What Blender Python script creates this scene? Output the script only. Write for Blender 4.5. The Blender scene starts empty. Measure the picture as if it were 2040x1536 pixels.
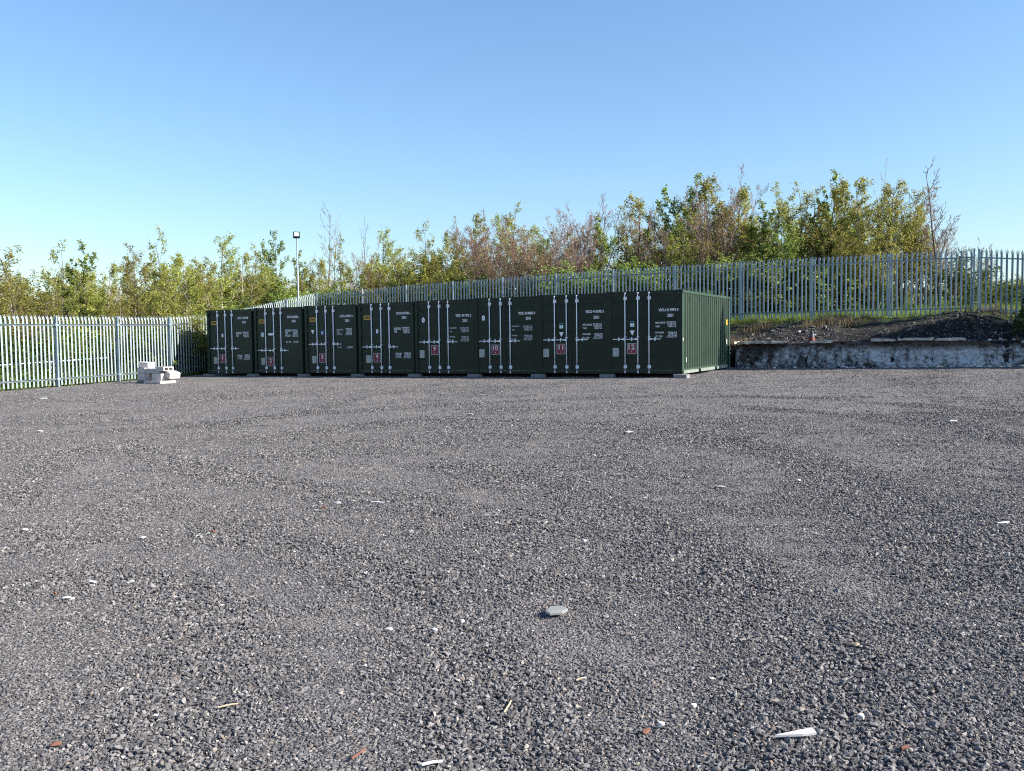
import bpy, bmesh, math, random
import numpy as np
from mathutils import Vector, Matrix

random.seed(7)
rng = np.random.default_rng(11)
scene = bpy.context.scene

# ------------------------------------------------------------------ camera
F_PX, PITCH, ROLL, CAM_Z = 1737.3, 0.0542, 0.0106, 1.6
cam_data = bpy.data.cameras.new('camera')
cam_data.sensor_width = 36.0
cam_data.lens = 36.0 * F_PX / 2040.0
cam_data.clip_start = 0.05
cam_data.clip_end = 3000.0
cam = bpy.data.objects.new('camera', cam_data)
scene.collection.objects.link(cam)
_sp, _cp, _sr, _cr = math.sin(PITCH), math.cos(PITCH), math.sin(ROLL), math.cos(ROLL)
_r0, _u0, _f0 = Vector((1, 0, 0)), Vector((0, _sp, _cp)), Vector((0, _cp, -_sp))
_right, _up, _back = _cr * _r0 - _sr * _u0, _sr * _r0 + _cr * _u0, -_f0
_m = Matrix((_right, _up, _back)).transposed().to_4x4()
_m.translation = Vector((0, 0, CAM_Z))
cam.matrix_world = _m
scene.camera = cam

# ------------------------------------------------------------------ sky, sun, exposure
SUN_AZ, SUN_EL = math.radians(-15.0), math.radians(32.0)     # azimuth counted from +X
world = bpy.data.worlds.new('World')
scene.world = world
world.use_nodes = True
wn = world.node_tree
bg = wn.nodes['Background']
sky = wn.nodes.new('ShaderNodeTexSky')
sky.sky_type = 'NISHITA'
sky.sun_disc = False
sky.sun_elevation = SUN_EL
sky.sun_rotation = math.pi / 2 - SUN_AZ
sky.altitude = 100
sky.air_density = 1.25
sky.dust_density = 0.6
sky.ozone_density = 6.0
bg.inputs['Strength'].default_value = 0.088
wn.links.new(sky.outputs[0], bg.inputs['Color'])

sun_data = bpy.data.lights.new('sun', 'SUN')
sun_data.energy = 5.0
sun_data.angle = math.radians(0.53)
sun_data.color = (1.0, 0.94, 0.84)
sun = bpy.data.objects.new('sun', sun_data)
scene.collection.objects.link(sun)
SUN_DIR = Vector((math.cos(SUN_AZ) * math.cos(SUN_EL), math.sin(SUN_AZ) * math.cos(SUN_EL), math.sin(SUN_EL)))
sun.rotation_euler = SUN_DIR.to_track_quat('Z', 'Y').to_euler()
sun.location = (30, -10, 25)

scene.view_settings.view_transform = 'Standard'
scene.view_settings.look = 'None'
scene.view_settings.gamma = 1.0
scene.view_settings.use_curve_mapping = False
scene.view_settings.exposure = 1.27
scene.render.engine = 'CYCLES'
scene.cycles.use_denoising = False
scene.cycles.max_bounces = 5
scene.cycles.diffuse_bounces = 3
scene.cycles.glossy_bounces = 2
scene.cycles.transmission_bounces = 3
scene.cycles.transparent_max_bounces = 4
scene.cycles.filter_width = 1.1

# ------------------------------------------------------------------ photograph measurements -> places
def ray(x, y):
    u, v = x - 1020.0, y - 768.0
    a, b = _cr * u - _sr * v, _sr * u + _cr * v
    X, U = a / F_PX, -b / F_PX
    return np.array([X, _cp + U * _sp, U * _cp - _sp])

GA, GB = 0.01346, 0.00974
def plane_z(x, y):
    return GA * x + GB * y

def at_ground(x, y):
    d = ray(x, y)
    t = CAM_Z / (GA * d[0] + GB * d[1] - d[2])
    return np.array([0, 0, CAM_Z]) + d * t

def at_depth(x, y, Y):
    d = ray(x, y)
    return np.array([0, 0, CAM_Z]) + d * (Y / d[1])

# ------------------------------------------------------------------ noise helpers (numpy)
class Waves:
    def __init__(self, seed, f0, f1, n=14):
        r = np.random.default_rng(seed)
        self.k = np.exp(r.uniform(math.log(f0), math.log(f1), n))
        self.a = r.uniform(0, 2 * math.pi, n)
        self.p = r.uniform(0, 2 * math.pi, n)
        self.w = 1.0 / np.sqrt(n)
    def __call__(self, x, y):
        out = np.zeros(np.broadcast(x, y).shape)
        for k, a, p in zip(self.k, self.a, self.p):
            out = out + np.sin(2 * math.pi * k * (x * math.cos(a) + y * math.sin(a)) + p)
        return out * self.w

def smooth(t, a, b):
    t = np.clip((t - a) / (b - a), 0, 1)
    return t * t * (3 - 2 * t)

def seg_dist(x, y, pts):
    best = np.full(np.broadcast(x, y).shape, 1e9)
    for (ax, ay), (bx, by) in zip(pts[:-1], pts[1:]):
        dx, dy = bx - ax, by - ay
        t = np.clip(((x - ax) * dx + (y - ay) * dy) / (dx * dx + dy * dy), 0, 1)
        best = np.minimum(best, np.hypot(x - ax - t * dx, y - ay - t * dy))
    return best

w_big, w_mid, w_fin = Waves(1, .05, .25), Waves(2, .25, 1.0), Waves(3, .9, 3.2, 20)
w_fin2 = Waves(5, 1.5, 5.0, 20)

# wheel tracks and scraped bands: where stones lie loose and coarse
TRACKS_PX = [
    ([(20, 1010), (60, 950), (130, 905), (300, 872), (450, 848), (640, 812), (720, 792)], .30),
    ([(150, 862), (320, 856), (470, 838), (620, 825), (800, 812), (1000, 800), (1300, 790), (1700, 792)], .35),
    ([(235, 880), (370, 930), (530, 962), (640, 978), (870, 1008), (1100, 1040)], .28),
    ([(560, 870), (700, 850), (900, 838), (1150, 845), (1400, 870), (1560, 905), (1700, 960), (1850, 1040), (1960, 1150)], .45),
    ([(1450, 790), (1650, 796), (1800, 806), (2040, 826)], .30),
    ([(1480, 812), (1700, 828), (1900, 850), (2080, 885)], .35),
    ([(880, 930), (1000, 950), (1180, 1000), (1420, 1120), (1560, 1250), (1700, 1400), (1760, 1536)], .35),
    ([(420, 1050), (600, 1090), (760, 1150), (900, 1240), (980, 1380), (1000, 1536)], .25),
    ([(0, 1180), (160, 1150), (330, 1160), (420, 1250), (400, 1400), (300, 1536)], .30),
]
TRACKS = [([tuple(at_ground(*q)[:2]) for q in pts], w) for pts, w in TRACKS_PX]

def coarse_mask(x, y):
    c = .42 + .24 * w_big(x, y) + .20 * w_mid(x, y)
    for pts, w in TRACKS:
        d = seg_dist(x, y, pts) + .10 * w_fin(x, y)
        c = c + .80 * np.exp(-(d / w) ** 2) - .24 * np.exp(-((d - 2.1 * w) / w) ** 2)
    c = c + .16 * w_fin(x, y)
    c = c - .28 * smooth(y, 11, 24)
    near = smooth(np.hypot(x - 3.5, y - 2), 9, 1.5)
    return np.clip(c + .34 * near, 0, 1)

def yard_z(x, y):
    z = plane_z(x, y) + .005 * w_mid(x, y) + .003 * w_fin(x, y)
    for pts, w in TRACKS:
        d = seg_dist(x, y, pts)
        z = z + .004 * np.exp(-((d - .9 * w) / (.5 * w)) ** 2) - .004 * np.exp(-(d / (.6 * w)) ** 2)
    return z

# ------------------------------------------------------------------ mesh helpers
def mesh_from(name, verts, faces, mats, mat_idx=None, smooth_shade=False):
    me = bpy.data.meshes.new(name)
    me.from_pydata([tuple(v) for v in verts], [], [tuple(f) for f in faces])
    for m in mats:
        me.materials.append(m)
    if mat_idx is not None:
        me.polygons.foreach_set('material_index', np.asarray(mat_idx, dtype=np.int32))
    if smooth_shade:
        me.polygons.foreach_set('use_smooth', np.ones(len(me.polygons), dtype=bool))
    me.update()
    return me

def fast_mesh(name, verts, faces, mats, smooth_shade=False):
    """verts (n,3) array, faces (m,k) array of one face size."""
    verts = np.asarray(verts, dtype=np.float32); faces = np.asarray(faces, dtype=np.int32)
    me = bpy.data.meshes.new(name)
    me.vertices.add(len(verts)); me.vertices.foreach_set('co', verts.ravel())
    k = faces.shape[1]
    me.loops.add(faces.size); me.loops.foreach_set('vertex_index', faces.ravel())
    me.polygons.add(len(faces))
    me.polygons.foreach_set('loop_start', np.arange(0, faces.size, k, dtype=np.int32))
    me.polygons.foreach_set('loop_total', np.full(len(faces), k, dtype=np.int32))
    if smooth_shade:
        me.polygons.foreach_set('use_smooth', np.ones(len(faces), dtype=bool))
    for m in mats:
        me.materials.append(m)
    me.update(calc_edges=True)
    me.validate()
    return me

class MB:
    """collects shapes into one mesh"""
    def __init__(self):
        self.v, self.f, self.m = [], [], []
    def add(self, verts, faces, mat=0):
        o = len(self.v)
        self.v += [tuple(q) for q in verts]
        self.f += [tuple(i + o for i in f) for f in faces]
        self.m += [mat] * len(faces)
        return self
    def box(self, lo, hi, mat=0):
        x0, y0, z0 = lo; x1, y1, z1 = hi
        v = [(x0, y0, z0), (x1, y0, z0), (x1, y1, z0), (x0, y1, z0), (x0, y0, z1), (x1, y0, z1), (x1, y1, z1), (x0, y1, z1)]
        return self.add(v, [(0, 3, 2, 1), (4, 5, 6, 7), (0, 1, 5, 4), (1, 2, 6, 5), (2, 3, 7, 6), (3, 0, 4, 7)], mat)
    def tube(self, pts, rad, n=8, mat=0, caps=True):
        pts = [Vector(p) for p in pts]
        if not isinstance(rad, (list, tuple)):
            rad = [rad] * len(pts)
        rings = []
        for i, p in enumerate(pts):
            d = (pts[min(i + 1, len(pts) - 1)] - pts[max(i - 1, 0)]).normalized()
            a = d.orthogonal().normalized() if abs(d.z) < .99 else Vector((1, 0, 0))
            b = d.cross(a)
            rings.append([p + (a * math.cos(t) + b * math.sin(t)) * rad[i] for t in [2 * math.pi * k / n for k in range(n)]])
        v = [q for r in rings for q in r]
        f = []
        for i in range(len(pts) - 1):
            for k in range(n):
                f.append((i * n + k, i * n + (k + 1) % n, (i + 1) * n + (k + 1) % n, (i + 1) * n + k))
        if caps:
            f.append(tuple(range(n - 1, -1, -1))); f.append(tuple(range((len(pts) - 1) * n, len(pts) * n)))
        return self.add(v, f, mat)
    def chamfer_box(self, lo, hi, c, mat=0):
        bm = bmesh.new()
        r = bmesh.ops.create_cube(bm, size=1)
        s = [hi[i] - lo[i] for i in range(3)]; m = [(hi[i] + lo[i]) / 2 for i in range(3)]
        for v in bm.verts:
            v.co = Vector([v.co[i] * s[i] + m[i] for i in range(3)])
        bmesh.ops.bevel(bm, geom=bm.edges[:], offset=c, segments=1, affect='EDGES')
        bm.verts.index_update()
        self.add([v.co[:] for v in bm.verts], [[v.index for v in f.verts] for f in bm.faces], mat)
        bm.free()
        return self
    def mesh(self, name, mats, smooth_shade=False):
        return mesh_from(name, self.v, self.f, mats, self.m, smooth_shade)
    def build(self, name, mats, parent=None, loc=(0, 0, 0), rot=(0, 0, 0), smooth_shade=False):
        if not isinstance(mats, (list, tuple)):
            mats = [mats]
        return obj(name, self.mesh(name, mats, smooth_shade), parent, loc, rot)

def obj(name, data, parent=None, loc=(0, 0, 0), rot=(0, 0, 0), scale=None):
    o = bpy.data.objects.new(name, data)
    scene.collection.objects.link(o)
    if parent is not None:
        o.parent = parent
    o.location = loc
    o.rotation_euler = rot
    if scale is not None:
        o.scale = scale
    return o

def tag(o, label=None, cat=None, group=None, kind=None):
    if label: o['label'] = label
    if cat: o['category'] = cat
    if group: o['group'] = group
    if kind: o['kind'] = kind
    return o

def empty(name, loc, rz, label, cat, group=None):
    o = obj(name, None, None, loc, (0, 0, rz))
    o.empty_display_size = .2
    return tag(o, label, cat, group)

# ------------------------------------------------------------------ materials
class NT:
    def __init__(self, name):
        self.mat = bpy.data.materials.new(name)
        self.mat.use_nodes = True
        self.t = self.mat.node_tree
        self.b = self.t.nodes['Principled BSDF']
        self.out = self.t.nodes['Material Output']
    def n(self, kind, **kw):
        node = self.t.nodes.new(kind)
        for k, v in kw.items():
            if k in node.inputs.keys() and not hasattr(node, k):
                node.inputs[k].default_value = v
            else:
                setattr(node, k, v)
        return node
    def l(self, a, b):
        self.t.links.new(a, b)
    def noise(self, scale, detail=4, rough=.55, vec=None):
        q = self.n('ShaderNodeTexNoise')
        q.inputs['Scale'].default_value = scale; q.inputs['Detail'].default_value = detail; q.inputs['Roughness'].default_value = rough
        if vec is not None: self.l(vec, q.inputs['Vector'])
        return q.outputs['Fac']
    def ramp(self, fac, stops, interp='LINEAR'):
        q = self.n('ShaderNodeValToRGB')
        q.color_ramp.interpolation = interp
        els = q.color_ramp.elements
        while len(els) < len(stops):
            els.new(.5)
        for e, (p, c) in zip(els, stops):
            e.position = p; e.color = (*c, 1) if len(c) == 3 else c
        self.l(fac, q.inputs['Fac'])
        return q.outputs['Color']
    def mix(self, fac, a, b, mode='MIX'):
        q = self.n('ShaderNodeMix', data_type='RGBA', blend_type=mode)
        for s, v in ((0, fac), (6, a), (7, b)):
            if hasattr(v, 'is_linked') or isinstance(v, bpy.types.NodeSocket): self.l(v, q.inputs[s])
            elif s == 0: q.inputs[0].default_value = v
            else: q.inputs[s].default_value = (*v, 1)
        return q.outputs[2]
    def math(self, op, a, b=0.0, clamp=False):
        q = self.n('ShaderNodeMath', operation=op, use_clamp=clamp)
        for i, v in enumerate((a, b)):
            if isinstance(v, bpy.types.NodeSocket): self.l(v, q.inputs[i])
            else: q.inputs[i].default_value = v
        return q.outputs[0]
    def bump(self, h, strength, dist):
        q = self.n('ShaderNodeBump')
        q.inputs['Strength'].default_value = strength; q.inputs['Distance'].default_value = dist
        self.l(h, q.inputs['Height']); self.l(q.outputs[0], self.b.inputs['Normal'])
    def coords(self, which='Object'):
        return self.n('ShaderNodeTexCoord').outputs[which]
    def world(self):
        return self.n('ShaderNodeNewGeometry').outputs['Position']
    def set(self, **kw):
        for k, v in kw.items():
            k = {'color': 'Base Color', 'rough': 'Roughness', 'metal': 'Metallic', 'spec': 'Specular IOR Level'}[k]
            if isinstance(v, bpy.types.NodeSocket): self.l(v, self.b.inputs[k])
            else: self.b.inputs[k].default_value = (*v, 1) if k == 'Base Color' else v
        return self

def plain(name, color, rough=.6, metal=0.0, var=.15, scale=6.0, spec=.4):
    t = NT(name)
    f = t.noise(scale, 5, .6, t.coords())
    c = t.ramp(f, [(.3, tuple(q * (1 - var) for q in color)), (.7, tuple(min(1, q * (1 + var)) for q in color))])
    t.set(color=c, rough=rough, metal=metal, spec=spec)
    return t.mat

# green container paint: dust-dulled gloss, chalky weathering, streaks
def paint_mat():
    t = NT('container_green_paint')
    co = t.coords()
    mp = t.n('ShaderNodeMapping'); mp.inputs['Scale'].default_value = (7, 7, .5); t.l(co, mp.inputs['Vector'])
    streak = t.noise(1.0, 5, .6, mp.outputs[0])
    blotch = t.noise(1.4, 4, .6, co)
    c = t.ramp(blotch, [(.3, (.0070, .0125, .0098)), (.7, (.0100, .0170, .0130))])
    c = t.mix(t.ramp(streak, [(.52, (0, 0, 0)), (.75, (.35, .35, .35))]), c, (.014, .022, .017))
    sep = t.n('ShaderNodeSeparateXYZ'); t.l(co, sep.inputs[0])
    low = t.ramp(t.math('ADD', sep.outputs[2], t.math('MULTIPLY', blotch, .5)), [(.30, (.5, .5, .5)), (.75, (0, 0, 0))])
    c = t.mix(low, c, (.016, .021, .018))
    r = t.ramp(blotch, [(.3, (.24, .24, .24)), (.7, (.36, .36, .36))])
    t.set(color=c, rough=r, spec=.20)
    t.b.inputs['Sheen Weight'].default_value = 1.0
    t.b.inputs['Sheen Roughness'].default_value = .37
    t.b.inputs['Sheen Tint'].default_value = (.62, .95, .62, 1)
    t.bump(t.noise(35, 3, .5, co), .08, .004)
    return t.mat
M_PAINT = paint_mat()

def galv_mat(name, lo, hi, rough=.48, metal=.35):
    t = NT(name)
    co = t.world()
    vor = t.n('ShaderNodeTexVoronoi'); vor.inputs['Scale'].default_value = 22; t.l(co, vor.inputs['Vector'])
    n = t.noise(3.0, 5, .65, co)
    oi = t.n('ShaderNodeObjectInfo')
    c = t.ramp(n, [(.3, lo), (.7, hi)])
    c = t.mix(.16, c, vor.outputs['Color'], 'SOFT_LIGHT')
    c = t.mix(t.math('MULTIPLY', oi.outputs['Random'], .28), c, (.30, .34, .40))
    t.set(color=c, rough=rough, metal=metal, spec=.5)
    t.bump(n, .05, .003)
    return t.mat
M_GALV = galv_mat('galvanised_steel', (.215, .28, .32), (.32, .39, .43))
M_ROD = galv_mat('zinc_plated_rod', (.66, .70, .76), (.80, .83, .88), .42, .10)
M_RUBBER_SHADE = plain('gasket_rubber_and_hole_shade', (.012, .013, .014), .7)
M_DARK = plain('underframe_steel', (.03, .036, .034), .6)
M_WHITE_PRINT = plain('white_print', (.80, .82, .84), .55, var=.10, scale=30)
M_PLATE = plain('grey_data_plate', (.40, .44, .42), .45, .3, var=.18, scale=14)
M_RED = plain('red_sign_enamel', (.17, .010, .030), .45, var=.12, scale=5)
M_SIGN_WHITE = plain('white_sign_enamel', (.54, .53, .54), .5, var=.06)
M_YELLOW = plain('yellow_tag_vinyl', (.62, .36, .04), .5, var=.12, scale=12)
M_BROWN_PRINT = plain('brown_tag_print', (.13, .065, .01), .5)
M_BLUE = plain('blue_sticker', (.06, .17, .40), .5, var=.2, scale=20)
M_CYAN = plain('teal_sticker', (.10, .36, .44), .5, var=.2, scale=20)

def concrete(name, lo, hi, scale=4, stain=(.12, .10, .08), stain_amt=.35):
    t = NT(name)
    co = t.coords()
    n = t.noise(scale, 7, .65, co)
    c = t.ramp(n, [(.28, lo), (.72, hi)])
    s = t.noise(scale * .45, 5, .7, co)
    c = t.mix(t.ramp(s, [(.52, (0, 0, 0)), (.70, (stain_amt,) * 3)]), c, stain)
    t.set(color=c, rough=.9, spec=.25)
    t.bump(t.noise(scale * 14, 4, .7, co), .35, .012)
    return t.mat
M_BLOCK = concrete('grey_concrete', (.15, .15, .155), (.26, .26, .26))
M_PALE = concrete('pale_cast_concrete', (.42, .385, .37), (.56, .51, .49), 5, (.30, .26, .25), .25)

# gravel base: grit and small stones between the loose stones
def yard_mat():
    t = NT('gravel_yard')
    co = t.world()
    at = t.n('ShaderNodeAttribute'); at.attribute_name = 'coarse'
    coarse = at.outputs['Fac']
    va = t.n('ShaderNodeTexVoronoi'); va.inputs['Scale'].default_value = 36; t.l(co, va.inputs['Vector'])
    vb = t.n('ShaderNodeTexVoronoi'); vb.inputs['Scale'].default_value = 85; t.l(co, vb.inputs['Vector'])
    edge = t.n('ShaderNodeTexVoronoi', feature='DISTANCE_TO_EDGE'); edge.inputs['Scale'].default_value = 36; t.l(co, edge.inputs['Vector'])
    sa = t.n('ShaderNodeSeparateColor'); t.l(va.outputs['Color'], sa.inputs[0])
    sb = t.n('ShaderNodeSeparateColor'); t.l(vb.outputs['Color'], sb.inputs[0])
    big = t.ramp(sa.outputs[0], [(0, (0.0598, 0.0574, 0.0590)), (.45, (0.1179, 0.1114, 0.1135)), (.85, (0.1830, 0.1723, 0.1725)), (1, (0.3520, 0.3219, 0.3080))])
    small = t.ramp(sb.outputs[1], [(0, (0.0651, 0.0626, 0.0642)), (.6, (0.1373, 0.1296, 0.1311)), (1, (0.2332, 0.2192, 0.2165))])
    gap = t.ramp(edge.outputs['Distance'], [(0, (.0, .0, .0)), (.10, (1, 1, 1))])
    big = t.mix(gap, (.022, .021, .023), big)  # dark cell edges: shade between stones painted into the colour
    big = t.mix(t.math('MULTIPLY', coarse, .60, True), big, (.036, .034, .036))  # coarse areas darkened: shade among piled stones put into the base colour
    c = t.mix(t.math('MULTIPLY', coarse, .75, True), small, big)
    dust = t.noise(.8, 6, .65, co)
    dm = t.math('MULTIPLY', t.ramp(dust, [(.40, (0, 0, 0)), (.68, (1, 1, 1))]), t.math('SUBTRACT', 1.0, coarse, True), True)
    c = t.mix(t.math('MULTIPLY', dm, .85), c, (.232, .208, .190))
    pin = t.noise(.35, 3, .5, co)
    c = t.mix(t.ramp(pin, [(.45, (0, 0, 0)), (.65, (.30, .30, .30))]), c, (.190, .172, .174))
    t.set(color=c, rough=.92, spec=.2)
    h = t.math('ADD', t.math('MULTIPLY', edge.outputs['Distance'], 1.5), t.math('MULTIPLY', sb.outputs[0], .25))
    t.bump(h, .9, .022)
    return t.mat
M_YARD = yard_mat()

def stone_mat():
    t = NT('crushed_stone')
    oi = t.n('ShaderNodeObjectInfo')
    c = t.ramp(oi.outputs['Random'], [(0, (.050, .047, .049)), (.30, (.090, .085, .087)), (.62, (.142, .133, .134)), (.86, (.210, .197, .196)),
                                      (.945, (.27, .25, .238)), (.978, (.19, .145, .115)), (.988, (.30, .27, .22)), (1, (.44, .42, .40))])
    n = t.noise(60, 4, .6, t.coords())
    c = t.mix(t.ramp(n, [(.35, (.22, .22, .22)), (.7, (0, 0, 0))]), c, (.06, .06, .065))
    t.set(color=c, rough=.82, spec=.3)
    return t.mat
M_STONE = stone_mat()
M_WHITE_STONE = plain('pale_stone', (.52, .50, .48), .85, var=.2, scale=20)
M_BRICK = plain('brick_red', (.16, .07, .045), .9, var=.3, scale=25)
M_TIMBER = plain('weathered_timber', (.46, .36, .24), .85, var=.3, scale=20)
M_SLATE = plain('grey_tile', (.22, .225, .22), .7, var=.12, scale=10)

def bank_mat():
    t = NT('bank_soil_and_grass')
    co = t.world()
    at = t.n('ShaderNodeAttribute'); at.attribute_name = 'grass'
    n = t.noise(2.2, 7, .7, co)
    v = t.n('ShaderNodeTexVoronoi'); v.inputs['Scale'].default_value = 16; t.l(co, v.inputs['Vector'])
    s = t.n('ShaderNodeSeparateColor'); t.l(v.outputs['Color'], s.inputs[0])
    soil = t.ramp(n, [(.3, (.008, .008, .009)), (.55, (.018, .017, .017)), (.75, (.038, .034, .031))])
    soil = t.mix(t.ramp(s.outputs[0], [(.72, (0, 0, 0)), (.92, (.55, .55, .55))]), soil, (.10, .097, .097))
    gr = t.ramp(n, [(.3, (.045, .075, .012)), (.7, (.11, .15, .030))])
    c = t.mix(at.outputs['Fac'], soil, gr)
    t.set(color=c, rough=.95, spec=.15)
    t.bump(t.math('ADD', n, t.math('MULTIPLY', s.outputs[1], .5)), .8, .08)
    return t.mat
M_BANK = bank_mat()

def leaf_mat(name, dark, mid, light, trans=.35):
    t = NT(name)
    geo = t.n('ShaderNodeNewGeometry'); oi = t.n('ShaderNodeObjectInfo')
    c = t.ramp(geo.outputs['Random Per Island'], [(0, dark), (.5, mid), (1, light)])
    hs = t.n('ShaderNodeHueSaturation'); t.l(c, hs.inputs['Color'])
    t.l(t.math('ADD', t.math('MULTIPLY', oi.outputs['Random'], .035), .4825), hs.inputs['Hue'])
    t.l(t.math('ADD', t.math('MULTIPLY', oi.outputs['Random'], .45), .80), hs.inputs['Value'])
    c = hs.outputs[0]
    t.set(color=c, rough=.6, spec=.25)
    tr = t.n('ShaderNodeBsdfTranslucent'); t.l(c, tr.inputs['Color'])
    mx = t.n('ShaderNodeMixShader'); mx.inputs[0].default_value = trans
    t.l(t.b.outputs[0], mx.inputs[1]); t.l(tr.outputs[0], mx.inputs[2]); t.l(mx.outputs[0], t.out.inputs['Surface'])
    return t.mat
L_YG = leaf_mat('leaves_yellow_green', (0.1782, 0.2041, 0.0300), (0.3078, 0.3229, 0.0580), (0.4741, 0.4536, 0.1270), .50)
L_OLIVE = leaf_mat('leaves_olive', (0.1644, 0.1610, 0.0325), (0.3024, 0.2904, 0.0612), (0.4536, 0.4250, 0.1225), .50)
L_GREEN = leaf_mat('leaves_fresh_green', (0.1019, 0.1672, 0.0297), (0.2050, 0.2882, 0.0539), (0.3830, 0.4290, 0.1078), .50)
L_BUD = leaf_mat('leaves_reddish_bud', (0.1760, 0.0978, 0.0450), (0.2750, 0.1725, 0.0800), (0.3630, 0.2760, 0.1200))
L_BRAMBLE = leaf_mat('leaves_bramble', (.040, .070, .015), (.085, .125, .025), (.17, .20, .05))
L_GRASS = leaf_mat('grass_blades', (.075, .125, .016), (.14, .20, .030), (.24, .27, .07))
L_DRY = leaf_mat('dry_stalks', (.16, .12, .06), (.26, .20, .10), (.38, .31, .18), .2)
def bark_mat(name, lo, hi):
    t = NT(name)
    co = t.coords()
    c = t.ramp(t.noise(9, 6, .7, co), [(.35, lo), (.65, hi)])
    t.set(color=c, rough=.9, spec=.15)
    return t.mat
B_GREY = bark_mat('bark_grey_brown', (.085, .065, .050), (.20, .165, .13))
B_PALE = bark_mat('bark_pale', (.22, .19, .16), (.46, .41, .35))
B_RED = bark_mat('bark_reddish_twig', (.16, .105, .090), (.33, .235, .21))

# ------------------------------------------------------------------ the ground sheet (gravel yard)
def axis(lo, hi, step, far):
    a = list(np.arange(lo, hi + 1e-6, step))
    d = step
    left, right = [], []
    x = lo
    while x > -far:
        d *= 1.35; x -= d; left.append(x)
    d = step; x = hi
    while x < far:
        d *= 1.35; x += d; right.append(x)
    return np.array(left[::-1] + a + right)

gx, gy = axis(-21, 21, .16, 320), axis(1.5, 36, .16, 320)
X, Y = np.meshgrid(gx, gy)
Z = yard_z(X, Y)
nx, ny = len(gx), len(gy)
idx = np.arange(nx * ny).reshape(ny, nx)
quads = np.stack([idx[:-1, :-1], idx[:-1, 1:], idx[1:, 1:], idx[1:, :-1]], -1).reshape(-1, 4)
me = fast_mesh('gravel_yard', np.stack([X, Y, Z], -1).reshape(-1, 3), quads, [M_YARD], True)
att = me.attributes.new('coarse', 'FLOAT', 'POINT')
att.data.foreach_set('value', coarse_mask(X, Y).ravel().astype(np.float32))
tag(obj('gravel_yard', me), kind='structure')

# ------------------------------------------------------------------ places along the yard edge
ROW_A = 0.481
GAPS = [2.5727, 2.6078, 2.5734, 2.5519, 2.4662, 2.4407, 2.4468, 2.4419]
P8 = np.array([5.2265, 26.7124, 0.4518])
ROW_D = np.array([-math.cos(ROW_A), math.sin(ROW_A), -.0089])
ROW_N = np.array([math.sin(ROW_A), math.cos(ROW_A), 0])
corners = [P8]
for g in GAPS[::-1]:
    corners.append(corners[-1] + ROW_D * g)
corners = corners[::-1]                                     # left to right, front bottom corners

SIDE_A = 1.2496
SIDE_D = np.array([math.cos(SIDE_A), math.sin(SIDE_A)])
SIDE_0 = np.array([-15.775, 30.161])
SIDE_BAY = 2.847
FENCE_CORNER = SIDE_0 + SIDE_D * SIDE_BAY * 6               # where the side fence meets the back fence
BACK_0 = np.array([16.5774, 31.3751])                       # right corner post
BACK_A = 0.5131
BACK_D = np.array([-math.cos(BACK_A), math.sin(BACK_A)])
BACK_BAY = 2.7745
def back_base(s):
    return 2.2658 + .0056 * s - .00072 * s * s
def side_base(y):
    return float(np.interp(y, [20, 30.2, 36.5, 38.4, 40.97, 42.5, 44.2, 46.07, 47], [.06, .10, .19, .34, .75, 1.02, 1.31, 1.63, 1.75]))

WALL_A, WALL_B = np.array([8.12, 31.66]), np.array([25.0, 25.37])
wall_d = (WALL_B - WALL_A) / np.linalg.norm(WALL_B - WALL_A)
wall_n = np.array([-wall_d[1], wall_d[0]])                  # points away from the yard
BANK_LINE = [(60, 12), tuple(WALL_B), tuple(WALL_A), (8.45, 32.6), (-9.3, 41.9), (-11.6, 41.6), (-13.0, 39.1), (-17.2, 26.4), (-40, -60)]

def bank_side(x, y):
    """signed distance behind the bank line (positive = away from the yard)"""
    d = seg_dist(x, y, BANK_LINE)
    poly = BANK_LINE
    inside = np.zeros(np.broadcast(x, y).shape, dtype=bool)
    pts = poly + [(400, -60), (400, -61)]
    pts = [(60, 12)] + list(poly[1:]) + [(60, -60)]
    n = len(pts)
    for i in range(n):
        (ax, ay), (bx, by) = pts[i], pts[(i + 1) % n]
        cond = ((ay > y) != (by > y))
        with np.errstate(divide='ignore', invalid='ignore'):
            xi = (bx - ax) * (y - ay) / (by - ay + 1e-12) + ax
        inside ^= cond & (x < xi)
    return np.where(inside, -d, d)

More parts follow.
